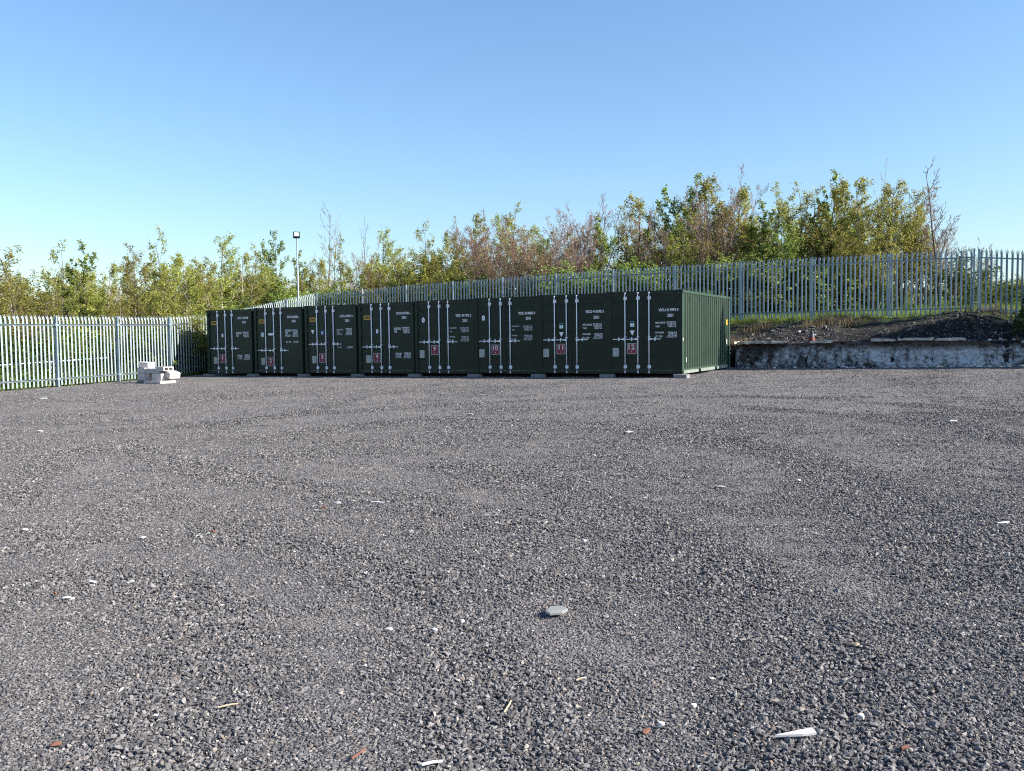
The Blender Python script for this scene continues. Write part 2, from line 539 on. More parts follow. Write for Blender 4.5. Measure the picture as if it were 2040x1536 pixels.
def bank_z(x, y):
    sd = bank_side(x, y)
    base = plane_z(x, y)
    rel_back = (x - BACK_0[0]) * BACK_D[0] + (y - BACK_0[1]) * BACK_D[1]      # along the back fence
    behind = (x - BACK_0[0]) * math.sin(BACK_A) + (y - BACK_0[1]) * math.cos(BACK_A)
    s = np.clip(rel_back, -6, 36)
    top = 2.2658 + .0056 * s - .00072 * s * s - plane_z(*(BACK_0[:, None, None] + BACK_D[:, None, None] * s)) if np.ndim(x) == 2 else \
        2.2658 + .0056 * s - .00072 * s * s - plane_z(BACK_0[0] + BACK_D[0] * s, BACK_0[1] + BACK_D[1] * s)
    left = smooth(x, -9.5, -12.5)
    cap = (1 - left) * top + left * (.28 + (top - .28) * smooth(y, 38.5, 47.5))
    w = .83 * smooth(x, 7.6, 8.3)
    w = np.minimum(w, cap)
    rise = w * smooth(sd, .04, .22) + (cap - w) * smooth(sd, .25, 3.6)
    rise = rise + .055 * np.clip(behind - .8, 0, 16) * (1 - left * smooth(y, 50, 44))
    heap = .50 * np.exp(-(((x - 15.6) / 2.3) ** 2 + ((y - 30.6) / 1.1) ** 2)) + .25 * np.exp(-(((x - 19.5) / 2.0) ** 2 + ((y - 28.6) / 1.2) ** 2))
    rise = rise + heap * smooth(sd, .3, 1.2)
    bumps = (.05 * w_mid(x, y) + .05 * w_fin(x, y) * .6) * smooth(sd, .2, 1.0)
    return base + rise + bumps - .25 * smooth(sd, .0, -.5)

ax_, ay_ = axis(-20, 24, .2, 300), axis(25, 56, .2, 300)
ay_ = ay_[ay_ > -70]
X, Y = np.meshgrid(ax_, ay_)
SD = bank_side(X, Y)
Z = bank_z(X, Y)
nx, ny = len(ax_), len(ay_)
idx = np.arange(nx * ny).reshape(ny, nx)
quads = np.stack([idx[:-1, :-1], idx[:-1, 1:], idx[1:, 1:], idx[1:, :-1]], -1).reshape(-1, 4)
keep = (SD.ravel()[quads] > -.05).all(axis=1)
quads = quads[keep]
used = np.unique(quads); remap = np.full(nx * ny, -1); remap[used] = np.arange(len(used))
pts3 = np.stack([X, Y, Z], -1).reshape(-1, 3)[used]
behind = (X - BACK_0[0]) * math.sin(BACK_A) + (Y - BACK_0[1]) * math.cos(BACK_A)
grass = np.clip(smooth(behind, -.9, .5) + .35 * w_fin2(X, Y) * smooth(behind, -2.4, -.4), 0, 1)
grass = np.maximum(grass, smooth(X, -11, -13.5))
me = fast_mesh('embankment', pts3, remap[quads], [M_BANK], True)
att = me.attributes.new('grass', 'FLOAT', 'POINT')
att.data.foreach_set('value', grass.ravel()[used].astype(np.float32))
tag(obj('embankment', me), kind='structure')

def bz(x, y):
    return float(bank_z(np.float64(x), np.float64(y)))
def terrain_z(x, y):
    return max(float(plane_z(x, y)), bz(x, y)) if float(bank_side(np.float64(x), np.float64(y))) > 0 else float(yard_z(x, y))

# ------------------------------------------------------------------ retaining wall
def wall_mat():
    t = NT('limewashed_old_concrete')
    co = t.world()
    sep = t.n('ShaderNodeSeparateXYZ'); t.l(co, sep.inputs[0])
    n1 = t.noise(1.1, 7, .68, co); n2 = t.noise(6, 6, .7, co); n3 = t.noise(.45, 3, .5, co)
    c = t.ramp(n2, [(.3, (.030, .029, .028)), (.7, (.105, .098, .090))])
    mp = t.n('ShaderNodeMapping'); mp.inputs['Scale'].default_value = (2.4, 2.4, .9); t.l(co, mp.inputs['Vector'])
    n4 = t.noise(1.6, 8, .72, mp.outputs[0]); n5 = t.noise(9, 5, .7, co)
    wash = t.math('ADD', t.math('ADD', t.math('MULTIPLY', n4, .75), t.math('MULTIPLY', n3, .45)), t.math('MULTIPLY', n5, .45))
    mx = t.n('ShaderNodeMapRange'); mx.inputs['From Min'].default_value = 8.6; mx.inputs['From Max'].default_value = 11.2; t.l(sep.outputs[0], mx.inputs['Value'])
    wash = t.math('ADD', wash, t.math('MULTIPLY', mx.outputs[0], .10))
    c = t.mix(t.ramp(wash, [(.84, (0, 0, 0)), (1.0, (.95, .95, .95))]), c, (.56, .57, .58))
    ht = t.math('ADD', sep.outputs[2], t.math('MULTIPLY', n1, .35))
    mr = t.n('ShaderNodeMapRange'); mr.inputs['From Min'].default_value = 1.18; mr.inputs['From Max'].default_value = 1.40; t.l(ht, mr.inputs['Value'])
    c = t.mix(t.math('MULTIPLY', mr.outputs[0], .92), c, t.ramp(n5, [(.35, (.030, .022, .016)), (.7, (.11, .075, .05))]))
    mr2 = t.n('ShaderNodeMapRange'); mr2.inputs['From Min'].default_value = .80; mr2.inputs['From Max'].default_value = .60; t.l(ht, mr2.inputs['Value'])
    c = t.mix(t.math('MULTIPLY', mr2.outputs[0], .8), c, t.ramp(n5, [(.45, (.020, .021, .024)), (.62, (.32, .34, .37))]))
    t.set(color=c, rough=.95, spec=.15)
    t.bump(t.math('ADD', n2, t.math('MULTIPLY', n5, .6)), 1.0, .09)
    return t.mat
M_WALL = wall_mat()
M_COPING = concrete('broken_coping', (.40, .36, .30), (.58, .53, .45), 7, (.10, .06, .04), .8)
wall_len = float(np.linalg.norm(WALL_B - WALL_A))
root = empty('retaining_wall', (WALL_A[0], WALL_A[1], plane_z(*WALL_A)), math.atan2(wall_d[1], wall_d[0]),
             'low crumbling limewashed retaining wall at the foot of the bank', 'wall')
nu, nv = 240, 14
wv, wf = [], []
rr = np.random.default_rng(4)
w_w, w_w2 = Waves(31, .3, 1.2), Waves(32, 1.5, 6, 20)
def wall_top(u):
    t = .87 + .035 * float(w_w(u, 0.0)) + .02 * float(w_w2(u, 0.0))
    if u > 7.6: t -= .10 * float(smooth(u, 7.6, 8.8)) + .08 * max(0, math.sin(u * 3.1))
    return t
gz = lambda u: GA * wall_d[0] * u + GB * wall_d[1] * u
rows = []
for i in range(nu + 1):
    u = wall_len * i / nu
    h = wall_top(u)
    row = []
    for j in range(nv + 1):
        v = j / nv
        y = .02 + .10 * v + .045 * float(w_w(u, v * 2.0)) + .034 * float(w_w2(u, v * 3.0)) - (.10 * (1 - v) ** 3)
        row.append((u, y, -.08 + gz(u) + (h + .08) * v))
    for (yy, dz) in ((.20, .01), (.34, .02), (.46, -.25)):
        row.append((u, yy + .02 * float(w_w2(u, 9.0)), gz(u) + h + dz))
    rows.append(row)
cols = len(rows[0])
wv = [p for r in rows for p in r]
wf = [(i * cols + j, (i + 1) * cols + j, (i + 1) * cols + j + 1, i * cols + j + 1) for i in range(nu) for j in range(cols - 1)]
wf += [tuple(range(cols - 1, -1, -1)), tuple(range(nu * cols, nu * cols + cols))]
obj('wall_face', mesh_from('wall_face', wv, wf, [M_WALL], smooth_shade=False), root)
def ragged_slab(name, u0, u1, y0, y1, z0, z1, seed, mat, parent):
    r = random.Random(seed)
    n = max(4, int((u1 - u0) / .12))
    front = [(u0 + (u1 - u0) * i / n, y0 + r.uniform(-.05, .10) + .08 * math.sin(u0 * 7 + i * 1.3)) for i in range(n + 1)]
    back = [(u0 + (u1 - u0) * i / n, y1 + r.uniform(-.04, .04)) for i in range(n, -1, -1)]
    ring = front + back
    k = len(ring)
    v = [(a, b, z0 + gz(a) + r.uniform(-.012, .012)) for a, b in ring] + [(a + r.uniform(-.01, .01), b, z1 + gz(a) + r.uniform(-.050, .018)) for a, b in ring]
    f = [tuple(range(k - 1, -1, -1)), tuple(range(k, 2 * k))] + [(i, (i + 1) % k, k + (i + 1) % k, k + i) for i in range(k)]
    return obj(name, mesh_from(name, v, f, [mat]), parent)
for q, (u0, u1, z) in enumerate([(-.05, .95, .89), (.98, 1.75, .88), (4.55, 5.35, .90), (5.40, 6.5, .91), (6.55, 7.45, .89), (2.55, 3.3, .87), (10.0, 11.0, .80)]):
    ragged_slab('coping', u0, u1, -.03, .34, z, z + .085, 40 + q, M_COPING, root)

# ------------------------------------------------------------------ text as flat print
def text_mesh(body, height, width=None, align='LEFT', bold=.0, spacing=1.0):
    """flat letters in the XZ plane facing -Y, lower left corner at the origin -> (verts, faces)"""
    cu = bpy.data.curves.new('lettering', 'FONT')
    cu.body = body; cu.size = 1.0; cu.resolution_u = 2; cu.offset = bold; cu.space_line = .92 * spacing; cu.align_x = align
    ob = bpy.data.objects.new('lettering', cu)
    scene.collection.objects.link(ob)
    dg = bpy.context.evaluated_depsgraph_get()
    me = bpy.data.meshes.new_from_object(ob.evaluated_get(dg))
    v = np.array([q.co[:] for q in me.vertices]); f = [tuple(p.vertices) for p in me.polygons]
    bpy.data.objects.remove(ob); bpy.data.curves.remove(cu); bpy.data.meshes.remove(me)
    lo, hi = v.min(0), v.max(0)
    s = height / (hi[1] - lo[1])
    sx = s if width is None else width / (hi[0] - lo[0])
    out = np.zeros_like(v)
    out[:, 0] = (v[:, 0] - lo[0]) * sx
    out[:, 2] = (v[:, 1] - lo[1]) * s
    return out, f

# ------------------------------------------------------------------ shipping containers
CW, CL, CH = 2.438, 6.058, 2.591
FACE_Y = .045                                               # door skin behind the corner post face

def corrugated(length, z0, z1, pitch, depth, axis_y=True):
    """trapezoidal sheet; returns verts (s, off, z)"""
    prof = []
    s = 0.0
    n = int(round(length / pitch)); pitch = length / n
    for i in range(n):
        for fr, d in ((0, 0), (.25, 0), (.49, 1), (.75, 1)):
            prof.append((s + fr * pitch, d * depth))
        s += pitch
    prof.append((length, 0))
    return prof

def sheet(prof, z0, z1, fn):
    v, f = [], []
    for s, d in prof:
        v.append(fn(s, d, z0)); v.append(fn(s, d, z1))
    for i in range(len(prof) - 1):
        f.append((2 * i, 2 * i + 2, 2 * i + 3, 2 * i + 1))
    return v, f

def casting_mesh():
    b = MB()
    w, d, h = .162, .178, .118
    b.box((.001, .001, .001), (w - .001, d - .001, h - .001), 1)          # black box: shade inside the holes put into its colour
    t = .012
    # outer shell with an opening on the front and on both sides
    def holed(fn, W, H, hw, hh):
        cx, cz = W / 2, H / 2
        o = [(0, 0), (W, 0), (W, H), (0, H)]
        ring = []
        for k in range(12):
            a = 2 * math.pi * (k + .5) / 12 - 3 * math.pi / 4 - math.pi / 12
            ca, sa = math.cos(a), math.sin(a)
            ring.append((cx + hw * (abs(ca) ** .6) * (1 if ca > 0 else -1), cz + hh * (abs(sa) ** .6) * (1 if sa > 0 else -1)))
        v = [fn(*p, 0) for p in o] + [fn(*p, 0) for p in ring] + [fn(*p, t) for p in ring]
        f = []
        for c in range(4):
            for k in range(3):
                i = c * 3 + k
                f.append((c, 4 + (i + 1) % 12, 4 + i) if True else ())
            f.append((c, (c + 1) % 4, 4 + (c * 3 + 3) % 12))
        for i in range(12):
            f.append((4 + i, 4 + (i + 1) % 12, 16 + (i + 1) % 12, 16 + i))
        b.add(v, f, 0)
    holed(lambda x, z, k: (x, -t + k, z), w, h, .040, .026)
    holed(lambda y, z, k: (w + t - k, y, z), d, h, .040, .026)
    holed(lambda y, z, k: (-t + k, d - y, z), d, h, .040, .026)
    b.box((-t, -t, h), (w + t, d, h + .003), 0)
    b.box((-t, -t, -.003), (w + t, d, 0), 0)
    return b.mesh('corner_casting', [M_PAINT, M_RUBBER_SHADE])

M_RAIL = plain('pale_rail_paint', (.20, .23, .20), .6, var=.2, scale=5)
def frame_mesh():
    b = MB()
    pw = .10
    for x0 in (0, CW - pw):
        b.box((x0, 0, .12), (x0 + pw, .16, CH - .12))                      # front posts
        b.box((x0, CL - .16, .12), (x0 + pw, CL, CH - .12))                # rear posts
    b.box((pw + .07, .01, CH - .115), (CW - pw - .07, .13, CH - .01))      # door header
    b.box((pw + .07, .01, .015), (CW - pw - .07, .13, .115))               # door sill
    b.box((pw + .07, CL - .13, CH - .115), (CW - pw - .07, CL - .01, CH - .01))
    b.box((pw + .07, CL - .13, .015), (CW - pw - .07, CL - .01, .115))
    for side in (0, 1):
        x0, x1 = (.004, .064) if side == 0 else (CW - .064, CW - .004)
        b.box((x0, .18, CH - .085), (x1, CL - .18, CH - .012))             # top side rail
    return b.mesh('frame', [M_PAINT])

def rail_mesh(side):
    """bottom side rail: recessed dark web over a pale lip, interrupted by the fork pockets"""
    b = MB()
    xa, xb = (.045, .09) if side == 0 else (CW - .09, CW - .045)
    b.box((xa, .17, .106), (xb, CL - .17, .20), 1)
    xa, xb = (.0, .09) if side == 0 else (CW - .09, CW - .0)
    for y0, y1 in ((.18, 1.83), (2.15, 3.91), (4.23, CL - .18)):
        b.box((xa, y0, .01), (xb, y1, .105), 0)
    return b.mesh('bottom_rail', [M_RAIL, M_PAINT])

def underframe_mesh():
    b = MB()
    for i in range(15):
        y = .35 + i * .383
        b.box((.091, y, .03), (CW - .091, y + .045, .15))
    b.box((.092, .17, .151), (CW - .092, CL - .17, .178))
    return b.mesh('underframe', [M_DARK])

def side_mesh(right):
    prof = corrugated(CL - .32, 0, 0, .278, .036)
    if right: v, f = sheet(prof, .17, CH - .085, lambda s, d, z: (CW - .012 - d, .16 + s, z))
    else: v, f = sheet(prof, .17, CH - .085, lambda s, d, z: (.012 + d, CL - .16 - s, z))
    b = MB().add(v, f)
    # closing strip under the top rail
    x = CW - .03 if right else .03
    return b.mesh('side_wall', [M_PAINT])

def end_mesh():
    prof = corrugated(CW - .2, 0, 0, .25, .045)
    v, f = sheet(prof, .115, CH - .115, lambda s, d, z: (CW - .1 - s, CL - .03 - d, z))
    return MB().add(v, f).mesh('end_wall', [M_PAINT])

def roof_mesh():
    prof = corrugated(CL - .3, 0, 0, .209, .02)
    b = MB()
    v, f = [], []
    for s, d in prof:
        v.append((.064, .15 + s, CH - .014 - d)); v.append((CW - .064, .15 + s, CH - .014 - d))
    for i in range(len(prof) - 1):
        f.append((2 * i, 2 * i + 1, 2 * i + 3, 2 * i + 2))
    b.add(v, f)
    b.box((.17, .02, CH - .0095), (CW - .17, .15, CH - .006))
    return b.mesh('roof', [M_PAINT])

def door_mesh(w, grooves):
    """door leaf, lower left at origin, face at y = 0, grooves = list of (z, height)"""
    h = CH - .24
    xs = [0, .055, .075, w - .075, w - .055, w]
    zs, dz = [0.0], [0]
    for z, gh in sorted(grooves):
        for q, d in ((z - gh / 2 - .012, 0), (z - gh / 2 + .012, 1), (z + gh / 2 - .012, 1), (z + gh / 2 + .012, 0)):
            zs.append(q); dz.append(d)
    zs.append(h); dz.append(0)
    b = MB()
    v, f = [], []
    for i, z in enumerate(zs):
        for j, x in enumerate(xs):
            dep = .032 if (dz[i] and j in (2, 3)) else 0.0
            v.append((x, dep, z))
    n = len(xs)
    for i in range(len(zs) - 1):
        for j in range(n - 1):
            f.append((i * n + j, i * n + j + 1, (i + 1) * n + j + 1, (i + 1) * n + j))
    b.add(v, f)
    b.box((0, .034, 0), (w, .055, h))
    # rim and rubber seal
    for lo, hi in (((0, .0005, 0), (.0005, .034, h)), ((w - .0005, .0005, 0), (w, .034, h)), ((0, .0005, 0), (w, .034, .0005)), ((0, .0005, h - .0005), (w, .034, h))):
        b.box(lo, hi)
    for lo, hi in (((-.014, .012, -.014), (-.001, .03, h + .014)), ((w + .001, .012, -.014), (w + .014, .03, h + .014)),
                   ((-.001, .012, -.014), (w + .001, .03, -.001)), ((-.001, .012, h + .001), (w + .001, .03, h + .014))):
        b.box(lo, hi, 1)
    return b.mesh('door', [M_PAINT, M_RUBBER_SHADE])

def rod_mesh():
    b = MB()
    b.tube([(0, 0, .05), (0, 0, CH - .07)], .0185, 10)
    for z0, z1 in ((.02, .075), (CH - .095, CH - .04)):                    # cam ends
        b.box((-.022, -.02, z0), (.030, .014, z1))
    return b.mesh('locking_rod', [M_ROD], True)

def bracket_mesh():
    b = MB()
    b.chamfer_box((-.045, -.020, -.055), (.060, .040, .055), .012)
    b.tube([(.035, -.026, -.03), (.035, -.021, -.03)], .010, 6)
    b.tube([(.035, -.026, .03), (.035, -.021, .03)], .010, 6)
    return b.mesh('rod_bracket', [M_ROD])

def handle_mesh(sgn):
    b = MB()
    L = .40
    v = []
    for x, hh in ((.0, .030), (.07, .030), (.11, .014), (L, .012)):
        for y in (-.034, -.022):
            v += [(sgn * x, y, -hh), (sgn * x, y, hh)]
    f = []
    for i in range(3):
        a = i * 4
        f += [(a, a + 4, a + 5, a + 1), (a + 2, a + 3, a + 7, a + 6), (a + 1, a + 5, a + 7, a + 3), (a, a + 2, a + 6, a + 4)]
    f += [(0, 1, 3, 2), (12, 14, 15, 13)]
    if sgn < 0: f = [q[::-1] for q in f]
    b.add(v, f)
    b.tube([(0, -.02, -.045), (0, -.02, .045)], .026, 8)
    return b.mesh('door_handle', [M_ROD])

def latch_mesh():
    b = MB()
    b.chamfer_box((-.020, -.040, -.055), (.020, -.012, .060), .008)
    b.tube([(0, -.048, -.02), (0, -.040, -.02)], .012, 8)
    return b.mesh('handle_latch', [M_ROD])

def guide_mesh():
    b = MB()
    b.box((-.03, -.022, -.012), (.045, .03, .012))
    return b.mesh('rod_guide', [M_ROD])

def hinge_mesh():
    b = MB()
    b.tube([(0, 0, -.06), (0, 0, .06)], .018, 8)
    b.box((-.002, -.004, -.035), (.07, .006, .035))
    return b.mesh('hinge', [M_PAINT])

ME_CAST, ME_FRAME, ME_UNDER = casting_mesh(), frame_mesh(), underframe_mesh()
ME_RAILS = [rail_mesh(0), rail_mesh(1)]
ME_SIDE_L, ME_SIDE_R, ME_END, ME_ROOF = side_mesh(False), side_mesh(True), end_mesh(), roof_mesh()
ME_ROD, ME_BRACKET, ME_HL, ME_HR, ME_LATCH, ME_GUIDE, ME_HINGE = rod_mesh(), bracket_mesh(), handle_mesh(-1), handle_mesh(1), latch_mesh(), guide_mesh(), hinge_mesh()
DOOR_X0, DOOR_X1, DOOR_XM = .118, CW - .118, CW * .489
DOOR_W1, DOOR_W2 = DOOR_XM - .016 - DOOR_X0, DOOR_X1 - DOOR_XM - .016
GROOVES_A = [(.70, .06), (.515, .06), (.335, .06)]
GROOVES_B = [(.86, .06), (.655, .055), (.53, .055), (.205, .06)]
def gl(gr): return [(v * CH - .12, h) for v, h in gr]
ME_DOORS = {'A': (door_mesh(DOOR_W1, gl(GROOVES_A)), door_mesh(DOOR_W2, gl(GROOVES_A))),
            'B': (door_mesh(DOOR_W1, gl(GROOVES_B)), door_mesh(DOOR_W2, gl(GROOVES_B)))}

def flat(name, mat, outline, thick=.002):
    """thin plate or decal: outline in XZ, facing -Y"""
    k = len(outline)
    v = [(x, -thick, z) for x, z in outline] + [(x, 0, z) for x, z in outline]
    f = [tuple(range(k)), tuple(range(2 * k - 1, k - 1, -1))] + [((i + 1) % k, i, k + i, k + (i + 1) % k) for i in range(k)]
    return MB().add(v, f)

def rect(w, h): return [(-w / 2, -h / 2), (w / 2, -h / 2), (w / 2, h / 2), (-w / 2, h / 2)]
def oval(w, h, n=16, egg=0.0):
    return [(w / 2 * math.cos(2 * math.pi * i / n) * (1 - egg * math.sin(2 * math.pi * i / n)), h / 2 * math.sin(2 * math.pi * i / n)) for i in range(n)]

def sign_mesh(num):
    b = MB()
    W, H = .305, .335
    b.box((-W / 2, -.004, -H / 2), (W / 2, 0, H / 2), 0)                   # white enamel plate
    e = .014
    b.box((-W / 2 + e, -.0055, -H / 2 + e), (W / 2 - e, -.004, H / 2 - e), 1)
    v, f = text_mesh(num, .165, .062 if num == '1' else (.115 if len(num) == 1 else (.17 if num == '11' else .205)), bold=.03)
    w = v[:, 0].max()
    v = v + np.array([-w / 2, -.0062, -.030])
    b.add(v, f, 0)
    b.box((-.016, -.0064, -.112), (.016, -.0055, -.088), 0)                # small emblem under the number
    b.box((-.008, -.0064, -.0875), (.008, -.0055, -.076), 0)
    return b.mesh('number_sign', [M_SIGN_WHITE, M_RED])

def data_plate_mesh():
    b = MB()
    b.box((-.10, -.004, -.135), (.10, 0, .135), 0)
    for r in range(9):
        z = .105 - r * .026
        b.box((-.085, -.0048, z - .006), (-.02 + .02 * math.sin(r * 2.3), -.004, z + .006), 1)
        b.box((.0, -.0048, z - .006), (.07 + .015 * math.cos(r * 1.7), -.004, z + .006), 1)
    return b.mesh('data_plate', [M_PLATE, M_BLOCK])
ME_PLATE = data_plate_mesh()

def tag_mesh():
    b = MB()
    b.box((-.15, -.003, -.075), (.15, 0, .075), 0)
    b.box((-.118, -.004, -.046), (.118, -.003, .046), 1)
    return b.mesh('yellow_tag', [M_YELLOW, M_BROWN_PRINT])
ME_TAG = tag_mesh()

WEIGHTS_L = ['MAX.GROSS', 'TARE', 'PAYLOAD', 'CU. CAP.']
WEIGHTS_R = ['30.480 KG', '67.200 LB', ' 2.200 KG', ' 4.850 LB', '28.280 KG', '62.350 LB', '  33.2 CU.M', '1.172 CU.FT']

CONT = [   # number, serial, style, blocks, marks
    ('1', 'CVCU 057368 6', 'A', dict(id=.865, size=.80, handle=.392, sign=.232, plate=.205, layout='split')),
    ('2', 'CVCU 067500 8', 'A', dict(id=.852, size=.79, handle=.352, sign=.178, plate=.185, layout='four')),
    ('3', 'CVCU 043811 4', 'A', dict(id=.835, size=.77, handle=.432, sign=.228, plate=.205, layout='wide')),
    ('4', 'CVCU 057387 6', 'A', dict(id=.845, size=.785, handle=.378, sign=.226, plate=.205, layout='split')),
    ('9', 'VICU 411912 2', 'B', dict(id=.785, size=.715, handle=.432, sign=.320, plate=.268, layout='small')),
    ('10', 'VICU 410685 0', 'B', dict(id=.785, size=.72, handle=.428, sign=.316, plate=.268, layout='small')),
    ('11', 'VICU 411975 5', 'B', dict(id=.775, size=.705, handle=.428, sign=.312, plate=.262, layout='eight')),
    ('12', 'VICU 411974 0', 'B', dict(id=.765, size=.70, handle=.420, sign=.305, plate=.262, layout='eight')),
]
ORDER = {'1': 'next to the side fence', '12': 'its side in the sun'}
WORD = {'1': 'one', '2': 'two', '3': 'three', '4': 'four', '9': 'nine', '10': 'ten', '11': 'eleven', '12': 'twelve'}

def add_text(name, lines, u0, u1, vtop, vbot, parent, dx, align='LEFT', bold=.022, mat=None):
    v, f = text_mesh('\n'.join(lines) if isinstance(lines, list) else lines, (vtop - vbot) * CH, (u1 - u0) * CW, align, bold)
    return obj(name, mesh_from(name, v, f, [mat or M_WHITE_PRINT]), parent, (u0 * CW - dx, -.0035, vbot * CH - .12))

for i, (num, serial, style, q) in enumerate(CONT):
    a, b_ = corners[i], corners[i + 1]
    mid = (a + b_) / 2
    org = mid + ROW_D * (CW / 2)
    lab = 'dark green shipping container with red door sign reading %s%s' % (WORD[num], ', ' + ORDER[num] if num in ORDER else '')
    root = empty('shipping_container', (org[0], org[1], mid[2]), -ROW_A, lab, 'container', 'shipping containers in the row')
    obj('frame', ME_FRAME, root); obj('underframe', ME_UNDER, root)
    obj('bottom_rail', ME_RAILS[0], root); obj('bottom_rail', ME_RAILS[1], root)
    obj('side_wall', ME_SIDE_L, root); obj('side_wall', ME_SIDE_R, root)
    obj('end_wall', ME_END, root); obj('roof', ME_ROOF, root)
    for x in (0, 1):
        for z in (.0, CH - .118):
            obj('corner_casting', ME_CAST, root, (x * (CW - .162), .0, z))
            obj('corner_casting', ME_CAST, root, (CW - x * (CW - .162), CL, z), (0, 0, math.pi))
    dl, dr = ME_DOORS[style]
    left = obj('door', dl, root, (DOOR_X0, FACE_Y, .12))
    right = obj('door', dr, root, (DOOR_XM + .016, FACE_Y, .12))
    dxl, dxr = DOOR_X0, DOOR_XM + .016
    hv = q['handle'] * CH
    for u, d, dx, hm, sg in ((.238, left, dxl, ME_HL, -1), (.412, left, dxl, ME_HL, -1), (.562, right, dxr, ME_HR, 1)):
        x = u * CW - dx
        obj('locking_rod', ME_ROD, d, (x, -.030, -.12))
        for v in (.915, .085):
            obj('rod_bracket', ME_BRACKET, d, (x, -.030, v * CH - .12))
        obj('rod_guide', ME_GUIDE, d, (x, -.030, hv + .07 - .12))
        obj('door_handle', hm, d, (x, -.030, hv - .12))
        obj('handle_latch', ME_LATCH, d, (x + sg * .20, -.030 + .012, hv - .12))
    for hz in (.25, .8, 1.5, 2.1):
        obj('hinge', ME_HINGE, left, (-.02, -.022, hz - .0))
        obj('hinge', ME_HINGE, right, (DOOR_W2 + .02, -.022, hz), (0, math.pi, 0))
    # signs, plates and print
    obj('number_sign', sign_mesh(num), left, (.325 * CW - dxl, -.001, q['sign'] * CH - .12))
    obj('data_plate', ME_PLATE, left, ((.105 if style == 'B' else .165) * CW - dxl, -.001, q['plate'] * CH - .12))
    add_text('serial_number', serial, .685, .945, q['id'] + .018, q['id'] - .018, right, dxr, bold=.03)
    add_text('size_code', '22G1', .80 if style == 'B' else .785, .878 if style == 'B' else .865, q['size'] + .018, q['size'] - .018, right, dxr, bold=.03)
    lay = q['layout']
    if lay == 'split':
        add_text('weight_print', ['MAX.GROSS', 'TARE'], .645, .765, .648, .575, right, dxr)
        add_text('weight_print', WEIGHTS_R[0:4], .79, .92, .653, .567, right, dxr, 'RIGHT')
        add_text('weight_print', ['PAYLOAD', 'CU. CAP.'], .665, .775, .295, .225, right, dxr)
        add_text('weight_print', WEIGHTS_R[4:8], .80, .935, .30, .22, right, dxr, 'RIGHT')
    elif lay == 'four':
        add_text('weight_print', WEIGHTS_L[:3], .645, .775, .665, .556, right, dxr)
        add_text('weight_print', WEIGHTS_R[0:6], .79, .90, .665, .556, right, dxr, 'RIGHT')
        add_text('weight_print', 'CU. CAP.', .655, .765, .49, .468, right, dxr)
        add_text('weight_print', WEIGHTS_R[6:8], .80, .915, .493, .463, right, dxr, 'RIGHT')
    elif lay == 'wide':
        add_text('weight_print', WEIGHTS_L[:3], .62, .74, .65, .565, right, dxr, bold=.0)
        add_text('weight_print', WEIGHTS_R[0:6], .79, .91, .662, .56, right, dxr, 'RIGHT')
        add_text('weight_print', 'CU. CAP.', .63, .71, .395, .375, right, dxr, bold=0.0)
        add_text('weight_print', WEIGHTS_R[6:8], .81, .92, .402, .37, right, dxr, 'RIGHT')
    else:
        u0, u1, bo = (.585, .70, .0) if lay == 'small' else (.645, .775, .012)
        if lay == 'small':
            add_text('weight_print', WEIGHTS_L[0], u0, u1, .627, .610, right, dxr, bold=0)
            add_text('weight_print', WEIGHTS_L[1], u0, u0 + .04, .58, .563, right, dxr, bold=0)
            add_text('weight_print', WEIGHTS_L[2], u0, u0 + .085, .508, .49, right, dxr, bold=0)
            add_text('weight_print', WEIGHTS_L[3], u0, u0 + .075, .462, .444, right, dxr, bold=0)
            add_text('weight_print', WEIGHTS_R[:4], .755, .90, .625, .56, right, dxr, 'RIGHT', 0)
            add_text('weight_print', WEIGHTS_R[4:], .755, .90, .505, .435, right, dxr, 'RIGHT', 0)
        else:
            add_text('weight_print', WEIGHTS_L[0], u0, u1, .624, .603, right, dxr)
            add_text('weight_print', WEIGHTS_L[1], u0, u0 + .055, .58, .56, right, dxr)
            add_text('weight_print', WEIGHTS_L[2], u0, u0 + .11, .507, .486, right, dxr)
            add_text('weight_print', WEIGHTS_L[3], u0, u0 + .095, .462, .44, right, dxr)
            add_text('weight_print', WEIGHTS_R[:4], .79, .915, .628, .56, right, dxr, 'RIGHT')
            add_text('weight_print', WEIGHTS_R[4:], .79, .925, .505, .435, right, dxr, 'RIGHT')
    if num in ('1', '2', '3', '4'):
        obj('yellow_tag', ME_TAG, left, (.152 * CW - dxl, -.001, .795 * CH - .12))
    if num in ('1', '4'):
        e = flat('round_sticker', None, oval(.105, .165, 14, .12)); e.box((-.012, -.003, -.035), (.012, -.002, .03), 1)
        e.build('round_sticker', [M_WHITE_PRINT, M_BLUE], left, (.335 * CW - dxl, -.001, .60 * CH - .12))
    if num == '2':
        e = flat('round_sticker', None, oval(.165, .185)); e.add([(x, -.003, z) for x, z in oval(.11, .13)], [tuple(range(16))], 1); e.add([(x, -.0035, z) for x, z in oval(.05, .08)], [tuple(range(16))], 0)
        e.build('round_sticker', [M_WHITE_PRINT, M_BLUE], left, (.16 * CW - dxl, -.001, .593 * CH - .12))
        flat('pill_sticker', None, [(x + (.085 if x > 0 else -.085), z) for x, z in oval(.09, .09)]).build('pill_sticker', [M_WHITE_PRINT], left, (.337 * CW - dxl, -.001, .597 * CH - .12))
